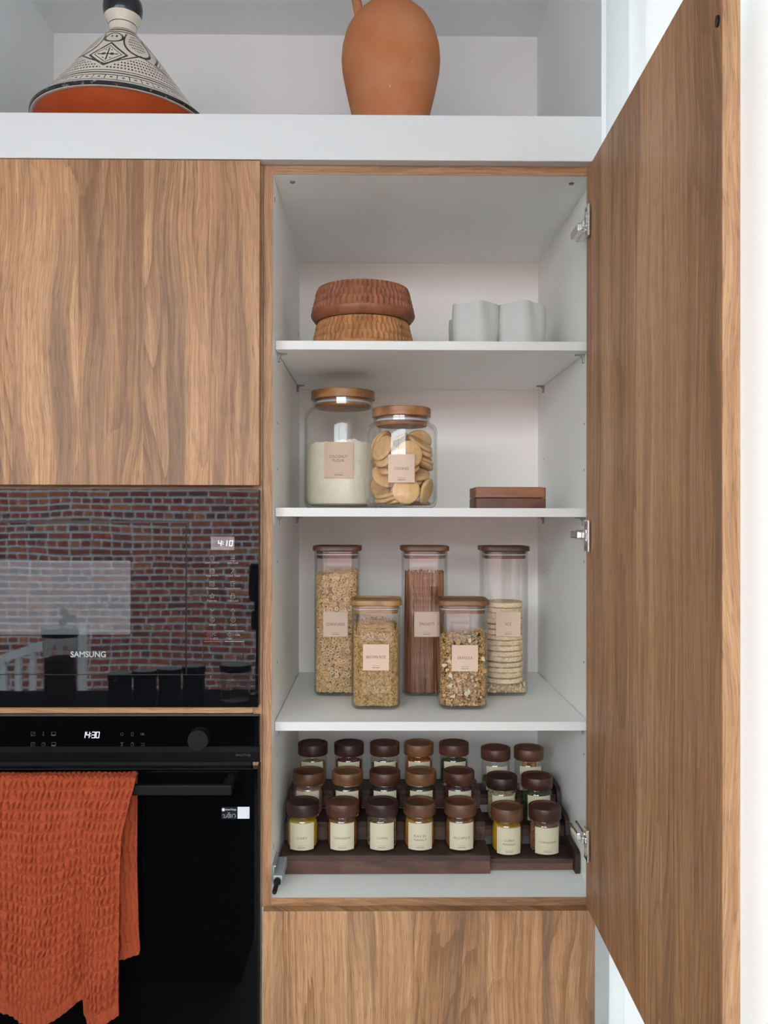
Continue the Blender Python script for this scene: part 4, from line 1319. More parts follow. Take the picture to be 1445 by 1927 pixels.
# ---- two flat wooden boxes at the right
xa, xb = at(893, 940, 0.14).x, at(1028, 940, 0.14).x
for k, (nm, lb, colr) in enumerate((('wooden_box', 'lower of two stacked flat dark wooden boxes beside the biscuit jar', (0.155, 0.058, 0.032)), ('wooden_box', 'upper of two stacked flat red brown wooden boxes', (0.27, 0.098, 0.045)))):
    z0 = Z2 + k * 0.0208
    t = thing(nm, lb, 'box', ((xa + xb) / 2, 0.185, z0), 'stacked flat wooden boxes')
    w_ = xb - xa
    MB().loft([rrect(w_ - 0.002, 0.088, 0.005, z0, (xa + xb) / 2, 0.185), rrect(w_, 0.090, 0.006, z0 + 0.001, (xa + xb) / 2, 0.185), rrect(w_, 0.090, 0.006, z0 + 0.0188, (xa + xb) / 2, 0.185), rrect(w_ - 0.002, 0.088, 0.005, z0 + 0.0198, (xa + xb) / 2, 0.185)]).build('body', M['acacia'], t, color=colr)
    MB().loft([rrect(w_ - 0.012, 0.078, 0.004, z0 + 0.0198, (xa + xb) / 2, 0.185), rrect(w_ - 0.013, 0.077, 0.004, z0 + 0.0206, (xa + xb) / 2, 0.185)]).build('lid_panel', M['acacia'], t, color=colr)

# ---- square jars on the lower shelf
Z3 = SHZ[2] + 0.0004
JW, JR = 0.0940, 0.021


def square_jar(label, px, yf, hg, hl, lidcol, lab_px, lab_py, lab_w, texts, y_lab_lines):
    y = yf + JW / 2
    cx = at(px, 1200, yf).x
    t = thing('square_jar', label, 'jar', (cx, y, Z3))
    tk = 0.0022
    R_ = lambda inset, z_: rrect(JW - 2 * inset, JW - 2 * inset, max(0.004, JR - inset), Z3 + z_, cx, y, 8)
    MB().loft([R_(0.012, 0), R_(0.0055, 0.0010), R_(0.0015, 0.0045), R_(0, 0.010), R_(0, hg), R_(tk, hg), R_(tk, 0.0058), R_(tk + 0.0015, 0.0050), R_(0.012, 0.0047)]).build('glass_body', M['glass'], t)
    L_ = lambda w_, z_, r_=0.022: rrect(w_, w_, r_, Z3 + z_, cx, y, 8)
    ld = MB().loft([L_(0.099, hl), L_(0.1005, hl + 0.0010), L_(0.1005, hl + 0.0085), L_(0.0990, hl + 0.0098), L_(0.0860, hl + 0.0098, 0.018), L_(0.0840, hl + 0.0072, 0.017), L_(0.02, hl + 0.0070, 0.006)]).build('lid', M['acacia'], t, color=lidcol)
    pw = JW - 2 * tk - 0.006
    MB().loft([L_(pw, hl - 0.0155, 0.017), L_(pw + 0.001, hl - 0.0145, 0.018), L_(pw + 0.001, hl - 0.0095, 0.018), L_(pw - 0.003, hl - 0.0090, 0.016), L_(pw - 0.003, hl - 0.0060, 0.016), L_(pw + 0.001, hl - 0.0055, 0.018), L_(pw + 0.001, hl - 0.0004, 0.018)]).build('lid_plug', M['acacia'], ld, color=lidcol)
    MB().loft([L_(pw - 0.002, hl - 0.0088, 0.017), L_(pw + 0.0050, hl - 0.0082, 0.019), L_(pw + 0.0050, hl - 0.0066, 0.019), L_(pw - 0.002, hl - 0.0061, 0.017)]).build('seal_ring', M['gasket'], ld)
    m_ = (yf + 1.46) / F_PX
    q0 = at(lab_px, lab_py, yf)
    h_ = lab_w * 1.0
    flat_label(t, q0.x, yf - 0.0001, q0.z - h_ / 2 * m_, q0.z + h_ / 2 * m_, lab_w * m_, [(b_, q0.z + 1.2 * m_ * 0.5, 5.6 * m_, w_ * m_) for b_, w_ in texts], [(q0.z - h_ * 0.32 * m_, lab_w * 0.31 * m_, 0.0006), (q0.z - h_ * 0.395 * m_, lab_w * 0.28 * m_, 0.0014)])
    return t, cx, y


JARS = {}
JARS['rings'] = square_jar('tall square glass jar of cereal rings with a red brown lid', 633.2, 0.242, 0.2965, 0.2975, (0.135, 0.052, 0.032), 631.2, 1175.2, 46.2, [('CORNFLAKES', 35)], 0)
JARS['pasta'] = square_jar('tall square glass jar of brown spaghetti, middle of the back row', 800.3, 0.242, 0.2965, 0.2975, (0.20, 0.085, 0.038), 803.0, 1174.8, 47.2, [('SPAGHETTI', 28)], 0)
JARS['cakes'] = square_jar('tall square glass jar of stacked rice cakes, by the right side panel', 953.3, 0.242, 0.2965, 0.2975, (0.115, 0.050, 0.027), 956.2, 1174.8, 46.2, [('RICE', 11.5)], 0)
JARS['rice'] = square_jar('short square glass jar of brown rice with a golden wooden lid', 707.4, 0.1245, 0.198, 0.1985, (0.36, 0.185, 0.062), 707.4, 1237.0, 49.0, [('BROWN RICE', 36.5)], 0)
JARS['granola'] = square_jar('short square glass jar of granola with a dark wooden lid', 873.5, 0.1235, 0.198, 0.1985, (0.22, 0.095, 0.038), 874.7, 1238.6, 49.5, [('GRANOLA', 29)], 0)


# ---- loose food, scattered against the inside of the glass
def rot_rand(n, rs, flat=None, spread=1.0):
    q = rs.normal(size=(n, 4)); q /= np.linalg.norm(q, axis=1)[:, None]
    w, x, y, z = q.T
    return np.stack([np.stack([1 - 2 * (y * y + z * z), 2 * (x * y - z * w), 2 * (x * z + y * w)], -1), np.stack([2 * (x * y + z * w), 1 - 2 * (x * x + z * z), 2 * (y * z - x * w)], -1), np.stack([2 * (x * z - y * w), 2 * (y * z + x * w), 1 - 2 * (x * x + y * y)], -1)], 1)


def rot_facing(N_, rs, spread):
    """Rotations taking local Z near the given normals, with random spin; spread is the tilt."""
    n = len(N_)
    zc = N_ + rs.normal(size=(n, 3)) * spread
    zc /= np.linalg.norm(zc, axis=1)[:, None]
    t = rs.normal(size=(n, 3)); xc = np.cross(t, zc); xc /= np.linalg.norm(xc, axis=1)[:, None]
    yc_ = np.cross(zc, xc)
    return np.stack([xc, yc_, zc], -1)


def rr_perimeter(s, w, r):
    """Points and outward normals on a rounded square of width w, corner radius r, at fractions s of the way round from the front left."""
    a = w - 2 * r; arc = PI * r / 2; L = 4 * (a + arc)
    d = (s % 1.0) * L
    P = np.zeros((len(s), 2)); N_ = np.zeros((len(s), 2))
    side = np.floor(d / (a + arc)).astype(int) % 4
    k = d - side * (a + arc)
    on = k < a
    base = np.zeros((len(s), 2)); bn = np.zeros((len(s), 2))
    x = np.where(on, -a / 2 + k, a / 2); y = np.full(len(s), -w / 2)
    th = np.where(on, 0, (k - a) / r)
    x = np.where(on, x, a / 2 + r * np.sin(th)); y = np.where(on, y, -w / 2 + r - r * np.cos(th))
    nx, ny = np.sin(th), -np.cos(th)
    ca, sa_ = np.cos(side * PI / 2), np.sin(side * PI / 2)
    P = np.stack([x * ca - y * sa_, x * sa_ + y * ca], -1); N_ = np.stack([nx * ca - ny * sa_, nx * sa_ + ny * ca], -1)
    return P, N_


def scatter(name, tv, tf, mats, cx, cy, cz, w, r, hfun, n_wall, n_top, rs, facing=None, z0=0.0, core=None, layers=(0.0,), scale=(0.85, 1.15), nmat=3, mindist=0.0, smooth=True, squash=False):
    """One heap as one mesh: copies of a small shape laid against the walls and over the top of a filled jar, round a solid core."""
    tv = np.array(tv); tf = np.array(tf)
    Ps, Ns = [], []
    for dep in layers:
        s = rs.rand(n_wall); P, N_ = rr_perimeter(s, w, r)
        hh = hfun(P[:, 0], P[:, 1])
        z = z0 + rs.rand(n_wall) * (hh - z0)
        p3 = np.column_stack([P, z]); n3 = np.column_stack([N_, np.zeros(n_wall)])
        if mindist > 0:
            keep = []; grid = {}
            Lp = 4 * (w - 2 * r) + 2 * PI * r
            for i in range(n_wall):
                u_ = s[i] * Lp; v_ = z[i]; gi, gj = int(u_ / mindist), int(v_ / mindist); ok = True
                for a_ in (-1, 0, 1):
                    for b_ in (-1, 0, 1):
                        for (uu, vv) in grid.get((gi + a_, gj + b_), ()):
                            if (uu - u_) ** 2 + (vv - v_) ** 2 < mindist ** 2: ok = False
                if ok: keep.append(i); grid.setdefault((gi, gj), []).append((u_, v_))
            p3, n3 = p3[keep], n3[keep]
        Ps.append((p3, n3, dep))
    x = (rs.rand(n_top) - 0.5) * (w - 0.016); y = (rs.rand(n_top) - 0.5) * (w - 0.016)
    p3 = np.column_stack([x, y, hfun(x, y)]); n3 = np.tile(np.array([[0, 0, 1.0]]), (n_top, 1))
    Ps.append((p3, n3, 0.0))
    V, Fa, MI = [], [], []
    b = 0
    for p3, n3, dep in Ps:
        n = len(p3)
        R = rot_rand(n, rs) if facing is None else rot_facing(n3, rs, facing)
        sc_ = rs.uniform(scale[0], scale[1], n)
        vv = np.einsum('nij,kj->nki', R, tv) * sc_[:, None, None]
        if squash: vv = vv * rs.uniform(0.6, 1.25, (n, 1, 3))
        ext = np.einsum('nki,ni->nk', vv, n3).max(axis=1)
        pos = p3 - n3 * (ext + dep)[:, None]
        vv = vv + pos[:, None, :]
        lowest = vv[:, :, 2].min(axis=1); fix = np.maximum(0, z0 - lowest); vv[:, :, 2] += fix[:, None]
        # keep the top layer within the walls
        lim = w / 2
        for ax_ in (0, 1):
            over = np.maximum(0, vv[:, :, ax_].max(axis=1) - lim); vv[:, :, ax_] -= over[:, None]
            under = np.maximum(0, -lim - vv[:, :, ax_].min(axis=1)); vv[:, :, ax_] += under[:, None]
        V.append(vv.reshape(-1, 3)); k = len(tv)
        Fa.append((tf[None] + (np.arange(n) * k)[:, None, None] + b).reshape(-1, tf.shape[1])); b += n * k
        MI.append(np.repeat(rs.randint(0, nmat, n), len(tf)))
    V = np.concatenate(V); Fa = np.concatenate(Fa).tolist(); MI = np.concatenate(MI).tolist()
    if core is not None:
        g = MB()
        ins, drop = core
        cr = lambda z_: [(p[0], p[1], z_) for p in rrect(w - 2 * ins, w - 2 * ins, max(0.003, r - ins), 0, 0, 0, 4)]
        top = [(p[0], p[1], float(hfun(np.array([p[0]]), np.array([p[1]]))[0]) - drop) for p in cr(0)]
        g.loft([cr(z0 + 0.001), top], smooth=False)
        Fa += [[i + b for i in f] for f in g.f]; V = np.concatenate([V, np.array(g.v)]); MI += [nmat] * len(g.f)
    V = V + np.array([cx, cy, cz])
    me = bpy.data.meshes.new(name)
    me.from_pydata(V.tolist(), [], Fa)
    for m in mats: me.materials.append(m)
    me.polygons.foreach_set('material_index', MI)
    me.polygons.foreach_set('use_smooth', [smooth] * len(me.polygons))
    me.update()
    o = bpy.data.objects.new(name, me); COL.objects.link(o); ORG[name] = Vector((0, 0, 0))
    return o


def torus(R_, r_, n1, n2):
    vs = [((R_ + r_ * math.cos(b_)) * math.cos(a_), (R_ + r_ * math.cos(b_)) * math.sin(a_), 0.92 * r_ * math.sin(b_)) for a_ in [2 * PI * i / n1 for i in range(n1)] for b_ in [2 * PI * j / n2 for j in range(n2)]]
    fs = [(i * n2 + j, ((i + 1) % n1) * n2 + j, ((i + 1) % n1) * n2 + (j + 1) % n2, i * n2 + (j + 1) % n2) for i in range(n1) for j in range(n2)]
    return vs, fs


def ico(sub, r_=1.0):
    bm = bmesh.new(); bmesh.ops.create_icosphere(bm, subdivisions=sub, radius=r_)
    bm.verts.index_update()
    vs = [tuple(v.co) for v in bm.verts]; fs = [tuple(v.index for v in f.verts) for f in bm.faces]
    bm.free()
    return vs, fs


rs = np.random.RandomState(8)
CW = JW - 2 * 0.0022 - 0.0030; CR = JR - 0.0012
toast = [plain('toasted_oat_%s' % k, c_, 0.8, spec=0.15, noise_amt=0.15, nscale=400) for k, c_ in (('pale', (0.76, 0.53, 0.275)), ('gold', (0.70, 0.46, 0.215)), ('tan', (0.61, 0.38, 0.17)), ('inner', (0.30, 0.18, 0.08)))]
tv, tf = torus(0.0034, 0.00175, 12, 7)
t_, cx, cy = JARS['rings']
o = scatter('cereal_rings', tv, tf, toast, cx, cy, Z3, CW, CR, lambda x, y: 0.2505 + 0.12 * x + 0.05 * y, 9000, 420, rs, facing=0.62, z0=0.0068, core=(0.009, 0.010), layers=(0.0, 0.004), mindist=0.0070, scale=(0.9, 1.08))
tag(o, 'pale toasted cereal rings filling the tall jar', 'cereal', kind='stuff')

grain = [(0, 0, 1), (0, 0, -1)] + [(0.30 * math.cos(a_), 0.30 * math.sin(a_), z_) for z_ in (0.55, -0.55) for a_ in (0, 2 * PI / 3, 4 * PI / 3)]
gv = [(0.0030 * z_, 0.0033 * x, 0.0033 * y) for x, y, z_ in grain]
gf = [(0, 2, 3), (0, 3, 4), (0, 4, 2), (1, 6, 5), (1, 7, 6), (1, 5, 7), (2, 5, 6), (2, 6, 3), (3, 6, 7), (3, 7, 4), (4, 7, 5), (4, 5, 2)]
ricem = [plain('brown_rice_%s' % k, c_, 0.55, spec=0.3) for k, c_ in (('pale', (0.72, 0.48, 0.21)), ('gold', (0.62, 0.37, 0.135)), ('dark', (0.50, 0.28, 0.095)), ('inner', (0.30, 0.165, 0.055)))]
t_, cx, cy = JARS['rice']
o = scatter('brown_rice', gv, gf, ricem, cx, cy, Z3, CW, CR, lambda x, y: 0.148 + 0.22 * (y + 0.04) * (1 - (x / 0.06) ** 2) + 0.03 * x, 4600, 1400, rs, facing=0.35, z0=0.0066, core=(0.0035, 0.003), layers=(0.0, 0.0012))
tag(o, 'long brown rice grains filling the short jar', 'rice', kind='stuff')

t_, cx, cy = JARS['granola']
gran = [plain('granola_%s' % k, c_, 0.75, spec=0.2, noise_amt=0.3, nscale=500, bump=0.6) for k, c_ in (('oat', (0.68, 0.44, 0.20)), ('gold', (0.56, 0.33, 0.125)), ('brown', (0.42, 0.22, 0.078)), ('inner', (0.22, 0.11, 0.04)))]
iv, if_ = ico(1, 0.0030)
iv = [tuple(np.array(v) * (1 + 0.35 * math.sin(37 * v[0] * 300 + 11 * v[1] * 290 + v[2] * 900)) * np.array([1, 1, 0.55])) for v in iv]
hg_ = lambda x, y: 0.132 + 0.30 * np.maximum(0, x - 0.012) * 0.9 + 0.22 * y * 0.6 + 0.004 * np.sin(130 * x) * np.cos(120 * y)
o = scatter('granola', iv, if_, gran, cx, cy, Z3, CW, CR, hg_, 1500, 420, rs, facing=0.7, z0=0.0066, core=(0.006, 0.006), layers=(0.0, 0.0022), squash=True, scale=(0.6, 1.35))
tag(o, 'clustered oat granola filling the short jar', 'granola', kind='stuff')
# nut halves and coconut chips pressed against the glass
rnd = random.Random(17)
fr = cy - CW / 2 - 0.0002
WHERE = ['right of the upper half of the granola label', 'just above the granola label', 'upper of two right of the granola label foot', 'lower of two right of the granola label foot', 'near the jar foot on the left', 'left of the granola label at its upper edge', 'touching the left edge of the granola label', 'large, left of the granola label middle', 'left below the granola label', 'low on the left, above the nut half', 'low right of the centre, larger of a pair', 'low right of the centre, smaller of a pair', 'beside the right edge of the granola label', 'above the granola label on the right', 'standing, below the label on the left']
for k, (px, py, kd) in enumerate(((905, 1225, 'nut'), (862, 1209, 'nut'), (905, 1258, 'nut'), (911, 1263, 'nut'), (859, 1320, 'nut'), (836, 1252, 'chip'), (846, 1245, 'chip'), (841, 1261, 'chip'), (848, 1272, 'chip'), (852, 1311, 'chip'), (882, 1303, 'chip'), (877, 1306, 'chip'), (909, 1240, 'chip'), (884, 1206, 'chip'), (848, 1290, 'chip'))):
    q = at(px, py, fr)
    where = WHERE[k]
    if kd == 'nut':
        mb = MB(); rr_ = 0.0049
        rings = [[(q.x + r_ * math.cos(2 * PI * i / 16), fr - 0.0 + d_, q.z + 0.9 * r_ * math.sin(2 * PI * i / 16)) for i in range(16)] for r_, d_ in ((rr_ * 0.5, 0.0022), (rr_ * 0.62, 0.0006), (rr_ * 0.92, 0.0002), (rr_, 0.0016), (rr_ * 0.9, 0.005), (rr_ * 0.3, 0.008))]
        mb.loft(rings)
        o = mb.build('nut_half', plain('toasted_nut', (0.52, 0.28, 0.10), 0.6) if k == 0 else bpy.data.materials['toasted_nut'])
        tag(o, 'toasted nut half ' + where, 'nut', 'nut halves in the granola')
    else:
        a0 = rnd.uniform(0, PI); w_, h_ = rnd.uniform(0.0024, 0.0036), rnd.uniform(0.0036, 0.0056)
        out = []
        for i in range(12):
            a_ = 2 * PI * i / 12; rr_ = 1 + 0.18 * math.sin(3 * a_ + k)
            u_, v_ = w_ * rr_ * math.cos(a_), h_ * rr_ * math.sin(a_)
            out.append((q.x + u_ * math.cos(a0) - v_ * math.sin(a0), q.z + u_ * math.sin(a0) + v_ * math.cos(a0)))
        o = MB().prism(out, 'Y', fr + 0.0002, fr + 0.0016).build('coconut_chip', plain('coconut_flesh', (0.64, 0.53, 0.33), 0.6) if k == 5 else bpy.data.materials['coconut_flesh'])
        tag(o, 'pale coconut chip ' + where, 'coconut chip', 'coconut chips in the granola')

# spaghetti
t_, cx, cy = JARS['pasta']
mb = MB(); rnd = random.Random(29)
lim = CW / 2 - 0.0045
for k in range(430):
    if k < 300:
        P, N_ = rr_perimeter(np.array([rnd.random()]), CW - 0.004, CR); x0, y0 = P[0] * rnd.uniform(0.86, 1.0)
    else: x0, y0 = rnd.uniform(-lim, lim) * 0.8, rnd.uniform(-lim, lim) * 0.8
    lean = 0.010 if rnd.random() < 0.75 else 0.032
    x1 = max(-lim, min(lim, x0 + rnd.uniform(-lean, lean))); y1 = max(-lim, min(lim, y0 + rnd.uniform(-lean, lean)))
    over = abs(x1) + abs(y1) - (2 * lim - 0.010)
    if over > 0: x1 -= math.copysign(over / 2, x1); y1 -= math.copysign(over / 2, y1)
    h_ = rnd.uniform(0.246, 0.256)
    mb.tube([(cx + x0, cy + y0, Z3 + 0.0072), (cx + (x0 + x1) / 2, cy + (y0 + y1) / 2, Z3 + h_ / 2), (cx + x1, cy + y1, Z3 + h_)], 0.00095, 5, mi=k % 3)
sp = [plain('wholewheat_pasta_%s' % k, c_, 0.5, spec=0.3) for k, c_ in (('mid', (0.27, 0.092, 0.022)), ('light', (0.36, 0.135, 0.036)), ('dark', (0.18, 0.058, 0.015)))]
o = mb.build('spaghetti', sp)
tag(o, 'brown wholewheat spaghetti standing in the tall jar', 'pasta', kind='stuff')

# rice cakes and the crumbs under them
t_, cx, cy = JARS['cakes']
rnd = random.Random(41)
NC, RC = 15, 0.0398
zc0 = 0.0245
th = (0.1920 - zc0) / NC


def cake_bumps(seed):
    r_ = np.random.RandomState(seed).rand(96, 24)
    def f(r, z_, a):
        if r < 0.004: return r, 0
        k = r_[int(a / (2 * PI) * 95.9) % 96, int(abs(z_) * 2400) % 24] - 0.5
        return r + 0.0017 * k + 0.0006 * math.sin(11 * a + seed), 0.0008 * k
    return f


mes = []
for k in range(NC):
    if k < 4:
        prof = [(0, 0)] + [(RC * u_, 0) for u_ in (0.3, 0.6, 0.85)] + [(RC * 0.985, 0.0003), (RC, 0.0014), (RC * 1.0, 0.0042), (RC * 1.003, 0.006), (RC, 0.0078), (RC * 1.0, th - 0.0012), (RC * 0.985, th - 0.0003)] + [(RC * u_, th - 0.0004) for u_ in (0.85, 0.6, 0.3)] + [(0, th - 0.0004)]
        o = MB().lathe(prof, 96, (0, 0, 0), rmod=cake_bumps(k)).build('rice_cake', M['puffed'], None, auto=60)
        mes.append(o)
    else:
        o = mes[k % 4].copy(); COL.objects.link(o)
    o.location = (cx + rnd.uniform(-0.001, 0.001), cy + rnd.uniform(-0.001, 0.001), Z3 + zc0 + th * k)
    o.rotation_euler = (rnd.uniform(-0.01, 0.01), rnd.uniform(-0.012, 0.012), rnd.uniform(0, 6))
    o.scale = (rnd.uniform(0.965, 1.01), rnd.uniform(0.965, 1.01), rnd.uniform(0.80, 0.985))
    f = rnd.uniform(0.90, 1.07); o.color = (0.86 * f, 0.67 * f, 0.43 * f, 1)
    lb = 'topmost rice cake of the stack in the right tall jar' if k == NC - 1 else '%s rice cake from the top of the stack in the right tall jar' % ('', 'second', 'third', 'fourth', 'fifth', 'sixth', 'seventh', 'eighth', 'ninth', 'tenth', 'eleventh', 'twelfth', 'thirteenth', 'fourteenth', 'fifteenth')[NC - 1 - k]
    tag(o, lb, 'rice cake', 'rice cakes stacked in the tall jar')
pv, pf = ico(1, 0.0026)
pv = [(x * 1.3, y * 0.85, z_ * 0.8) for x, y, z_ in pv]
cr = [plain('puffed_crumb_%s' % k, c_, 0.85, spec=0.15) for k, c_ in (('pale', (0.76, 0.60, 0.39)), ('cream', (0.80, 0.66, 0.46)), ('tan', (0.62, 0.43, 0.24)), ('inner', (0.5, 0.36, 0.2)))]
o = scatter('puffed_rice_crumbs', pv, pf, cr, cx, cy, Z3, CW, CR, lambda x, y: 0.0225 + 0.0 * x, 260, 120, rs, z0=0.0066, core=(0.004, 0.003))
tag(o, 'loose puffed rice crumbs under the rice cakes', 'crumbs', kind='stuff')

# ================================================================ spice rack and its jars
ZF = ZB1 + 0.0004
rk = thing('spice_rack', 'dark stained three step wooden spice rack on the cupboard floor', 'rack', (0.05, 0.22, ZF))
RCOL = (0.060, 0.030, 0.021)
rx0, rx1, rx2, rx3 = at(527.5, 1630, 0.093).x, at(923, 1630, 0.093).x, at(1078, 1628, 0.109).x, at(1090.5, 1630, 0.095).x
RX0 = max(rx0, IX0 + 0.003)
H1, HI = 0.0350, 0.0222
SY = [0.093, 0.168, 0.2455, 0.3230]
for k in range(3):
    zt_ = ZF + H1 * (k + 1)
    y0, y1 = SY[k], SY[k + 1]
    # main half: tread with a deep front board
    s = MB().box(RX0, rx1, y0 + 0.0, y1 + (0.0 if k < 2 else 0.0), zt_ - 0.010, zt_, 0.0008).build('step', M['rack'], rk, color=RCOL)
    MB().box(RX0 + 0.0005, rx1 - 0.0005, y0 + 0.0005, y0 + 0.011, zt_ - 0.0345, zt_ - 0.0102, 0.0008).build('front_board', M['rack'], s, color=(0.100, 0.050, 0.034))
    # sliding half sits a little lower and further back
    s = MB().box(rx1 - 0.05, rx2 + 0.001, y0 + 0.015, y1 + 0.012, zt_ - 0.0128 - 0.008, zt_ - 0.0128, 0.0008).build('sliding_step', M['rack'], rk, color=RCOL)
    MB().box(rx1 - 0.049, rx2, y0 + 0.0155, y0 + 0.026, zt_ - 0.0128 - 0.0212, zt_ - 0.0130 - 0.008, 0.0008).build('front_board', M['rack'], s, color=(0.115, 0.056, 0.036))
steps = [(SY[0] + 0.001, 0.0), (SY[0] + 0.001, 0.0355), (SY[0] + 0.010, 0.0405), (SY[1] + 0.004, 0.0425), (SY[1] + 0.010, 0.068), (SY[1] + 0.020, 0.0735), (SY[2] + 0.004, 0.0755), (SY[2] + 0.010, 0.100), (SY[2] + 0.020, 0.1055), (SY[3] + 0.012, 0.108), (SY[3] + 0.012, 0.0)]
MB().prism([(y_, ZF + z_) for y_, z_ in steps], 'X', rx2 + 0.0012, rx3).build('end_panel', M['rack'], rk, color=(0.048, 0.024, 0.018))
MB().box(RX0, RX0 + 0.010, SY[2] + 0.012, SY[3], ZF, ZF + H1 * 3 - 0.0102, 0.0006).build('end_panel', M['rack'], rk, color=(0.048, 0.024, 0.018))

# one jar with its lid, then copies
R_J = 0.0300


def spice_jar(label, x, y, z, lidcol, words, front):
    c = (x, y, z)
    t = thing('spice_jar', label, 'jar', c, 'small spice jars on the rack')
    return t, c


glass_p = [(0, 0), (0.0240, 0), (0.0282, 0.0022), (0.0300, 0.0075), (0.0300, 0.0525), (0.0290, 0.0570), (0.0262, 0.0605), (0.0255, 0.0625), (0.0255, 0.0680), (0.0235, 0.0680), (0.0235, 0.0600), (0.0270, 0.0560), (0.0281, 0.0520), (0.0281, 0.0052), (0.0272, 0.0042), (0, 0.0040)]
lid_p = [(0.0232, 0.0640), (0.0268, 0.0637), (0.0306, 0.0640), (0.0312, 0.0650), (0.0312, 0.0850), (0.0303, 0.0868), (0.0262, 0.0870), (0.0250, 0.0850), (0.0242, 0.0842), (0.0, 0.0838)]
DK, RDB, MIDB, HON = (0.042, 0.016, 0.013), (0.085, 0.030, 0.018), (0.120, 0.050, 0.024), (0.175, 0.075, 0.030)
row_z = [ZF + H1 * (k + 1) + 0.0004 for k in range(3)]
row_y = [0.1375, 0.2130, 0.2900]
row_yr = [0.1475, 0.2225, 0.2990]
XS = [[570, 644.7, 718.5, 789.5, 866.0, 953.8, 1024.8], [580.2, 653.6, 724.0, 791.6, 863.2, 944.0, 1010.0], [588.3, 656.5, 723.6, 787.6, 853.8, 932.2, 994.5]]
ROWN = ['front', 'middle', 'back']
ORD = ['first from the left', 'second from the left', 'third from the left', 'fourth from the left', 'fifth from the left', 'sixth from the left', 'last at the right']
# contents: colour, fill height, kind, words, lid colour, description
SP = [
    [((0.50, 0.30, 0.012), 0.055, 'powder', 'bright yellow curry powder', ['CURRY'], DK), ((0.26, 0.092, 0.028), 0.054, 'powder', 'brown cinnamon powder', ['CINNAMON'], RDB), ((0.17, 0.105, 0.050), 0.051, 'seed', 'grey brown cumin seeds', ['CUMIN'], DK), ((0.40, 0.175, 0.022), 0.057, 'powder', 'golden brown spice blend', ['RAS EL', 'HANOUT'], MIDB), ((0.235, 0.085, 0.025), 0.055, 'powder', 'reddish brown allspice powder', ['ALLSPICE'], MIDB), ((0.52, 0.27, 0.010), 0.057, 'powder', 'deep yellow curry powder', ['CURRY', 'MADRAS'], MIDB), ((0.23, 0.100, 0.050), 0.055, 'bead', 'round brown coriander seeds', ['CORIANDER'], RDB)],
    [((0.42, 0.20, 0.15), 0.054, 'powder', 'pink salt', [], MIDB), ((0.10, 0.035, 0.016), 0.040, 'powder', 'dark brown spice', [], HON), ((0.055, 0.030, 0.018), 0.038, 'powder', 'blackish spice', [], RDB), ((0.11, 0.052, 0.022), 0.036, 'powder', 'brown ground spice', [], HON), ((0.085, 0.018, 0.020), 0.056, 'powder', 'dark burgundy spice', [], RDB), ((0.38, 0.27, 0.15), 0.055, 'bead', 'pale peppercorns', [], DK), ((0.035, 0.065, 0.020), 0.055, 'leaf', 'dried green herbs', [], RDB)],
    [((0.42, 0.27, 0.10), 0.045, 'powder', 'pale yellow spice', [], DK), ((0.13, 0.022, 0.014), 0.050, 'leaf', 'dark red chilli flakes', [], DK), ((0.12, 0.095, 0.055), 0.042, 'seed', 'greyish seeds', [], RDB), ((0.42, 0.085, 0.010), 0.058, 'powder', 'bright orange paprika', [], HON), ((0.040, 0.062, 0.018), 0.057, 'leaf', 'chopped green herbs', [], RDB), ((0.17, 0.17, 0.085), 0.026, 'leaf', 'a low fill of pale green herbs', [], RDB), ((0.30, 0.115, 0.040), 0.0, 'stick', 'brown cinnamon sticks', [], MIDB)],
]
seedv, seedf = ico(1, 0.0011)
seedm = {}


def round_scatter(name, tv, tf, mats, c, R, h, n, rs, z0=0.0052):
    """As scatter, for a round jar."""
    tv, tf = np.array(tv), np.array(tf)
    a = rs.rand(n) * 2 * PI; z = z0 + rs.rand(n) * (h - z0)
    n3 = np.column_stack([np.sin(a), -np.cos(a), np.zeros(n)])
    p3 = n3 * R + np.column_stack([np.zeros(n), np.zeros(n), z])
    nt = n // 4
    rr_ = R * 0.95 * np.sqrt(rs.rand(nt)); a = rs.rand(nt) * 2 * PI
    p3 = np.concatenate([p3, np.column_stack([rr_ * np.sin(a), -rr_ * np.cos(a), np.full(nt, h)])]); n3 = np.concatenate([n3, np.tile([[0, 0, 1.0]], (nt, 1))])
    n = len(p3)
    Rm = rot_rand(n, rs); vv = np.einsum('nij,kj->nki', Rm, tv) * rs.uniform(0.8, 1.2, n)[:, None, None]
    ext = np.einsum('nki,ni->nk', vv, n3).max(axis=1)
    vv = vv + (p3 - n3 * ext[:, None])[:, None, :]
    vv[:, :, 2] = np.maximum(vv[:, :, 2], z0 - 0.0002)
    k = len(tv)
    Fa = (tf[None] + (np.arange(n) * k)[:, None, None]).reshape(-1, 3).tolist(); V = vv.reshape(-1, 3)
    MI = np.repeat(rs.randint(0, 2, n), len(tf)).tolist()
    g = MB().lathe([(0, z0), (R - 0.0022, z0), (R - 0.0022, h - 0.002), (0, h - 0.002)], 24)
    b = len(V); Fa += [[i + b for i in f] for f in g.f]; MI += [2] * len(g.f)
    V = np.concatenate([V, np.array(g.v)]) + np.array(c)
    me = bpy.data.meshes.new(name); me.from_pydata(V.tolist(), [], Fa)
    for m in mats: me.materials.append(m)
    me.polygons.foreach_set('material_index', MI); me.update()
    o = bpy.data.objects.new(name, me); COL.objects.link(o); ORG[name] = Vector((0, 0, 0))
    return o


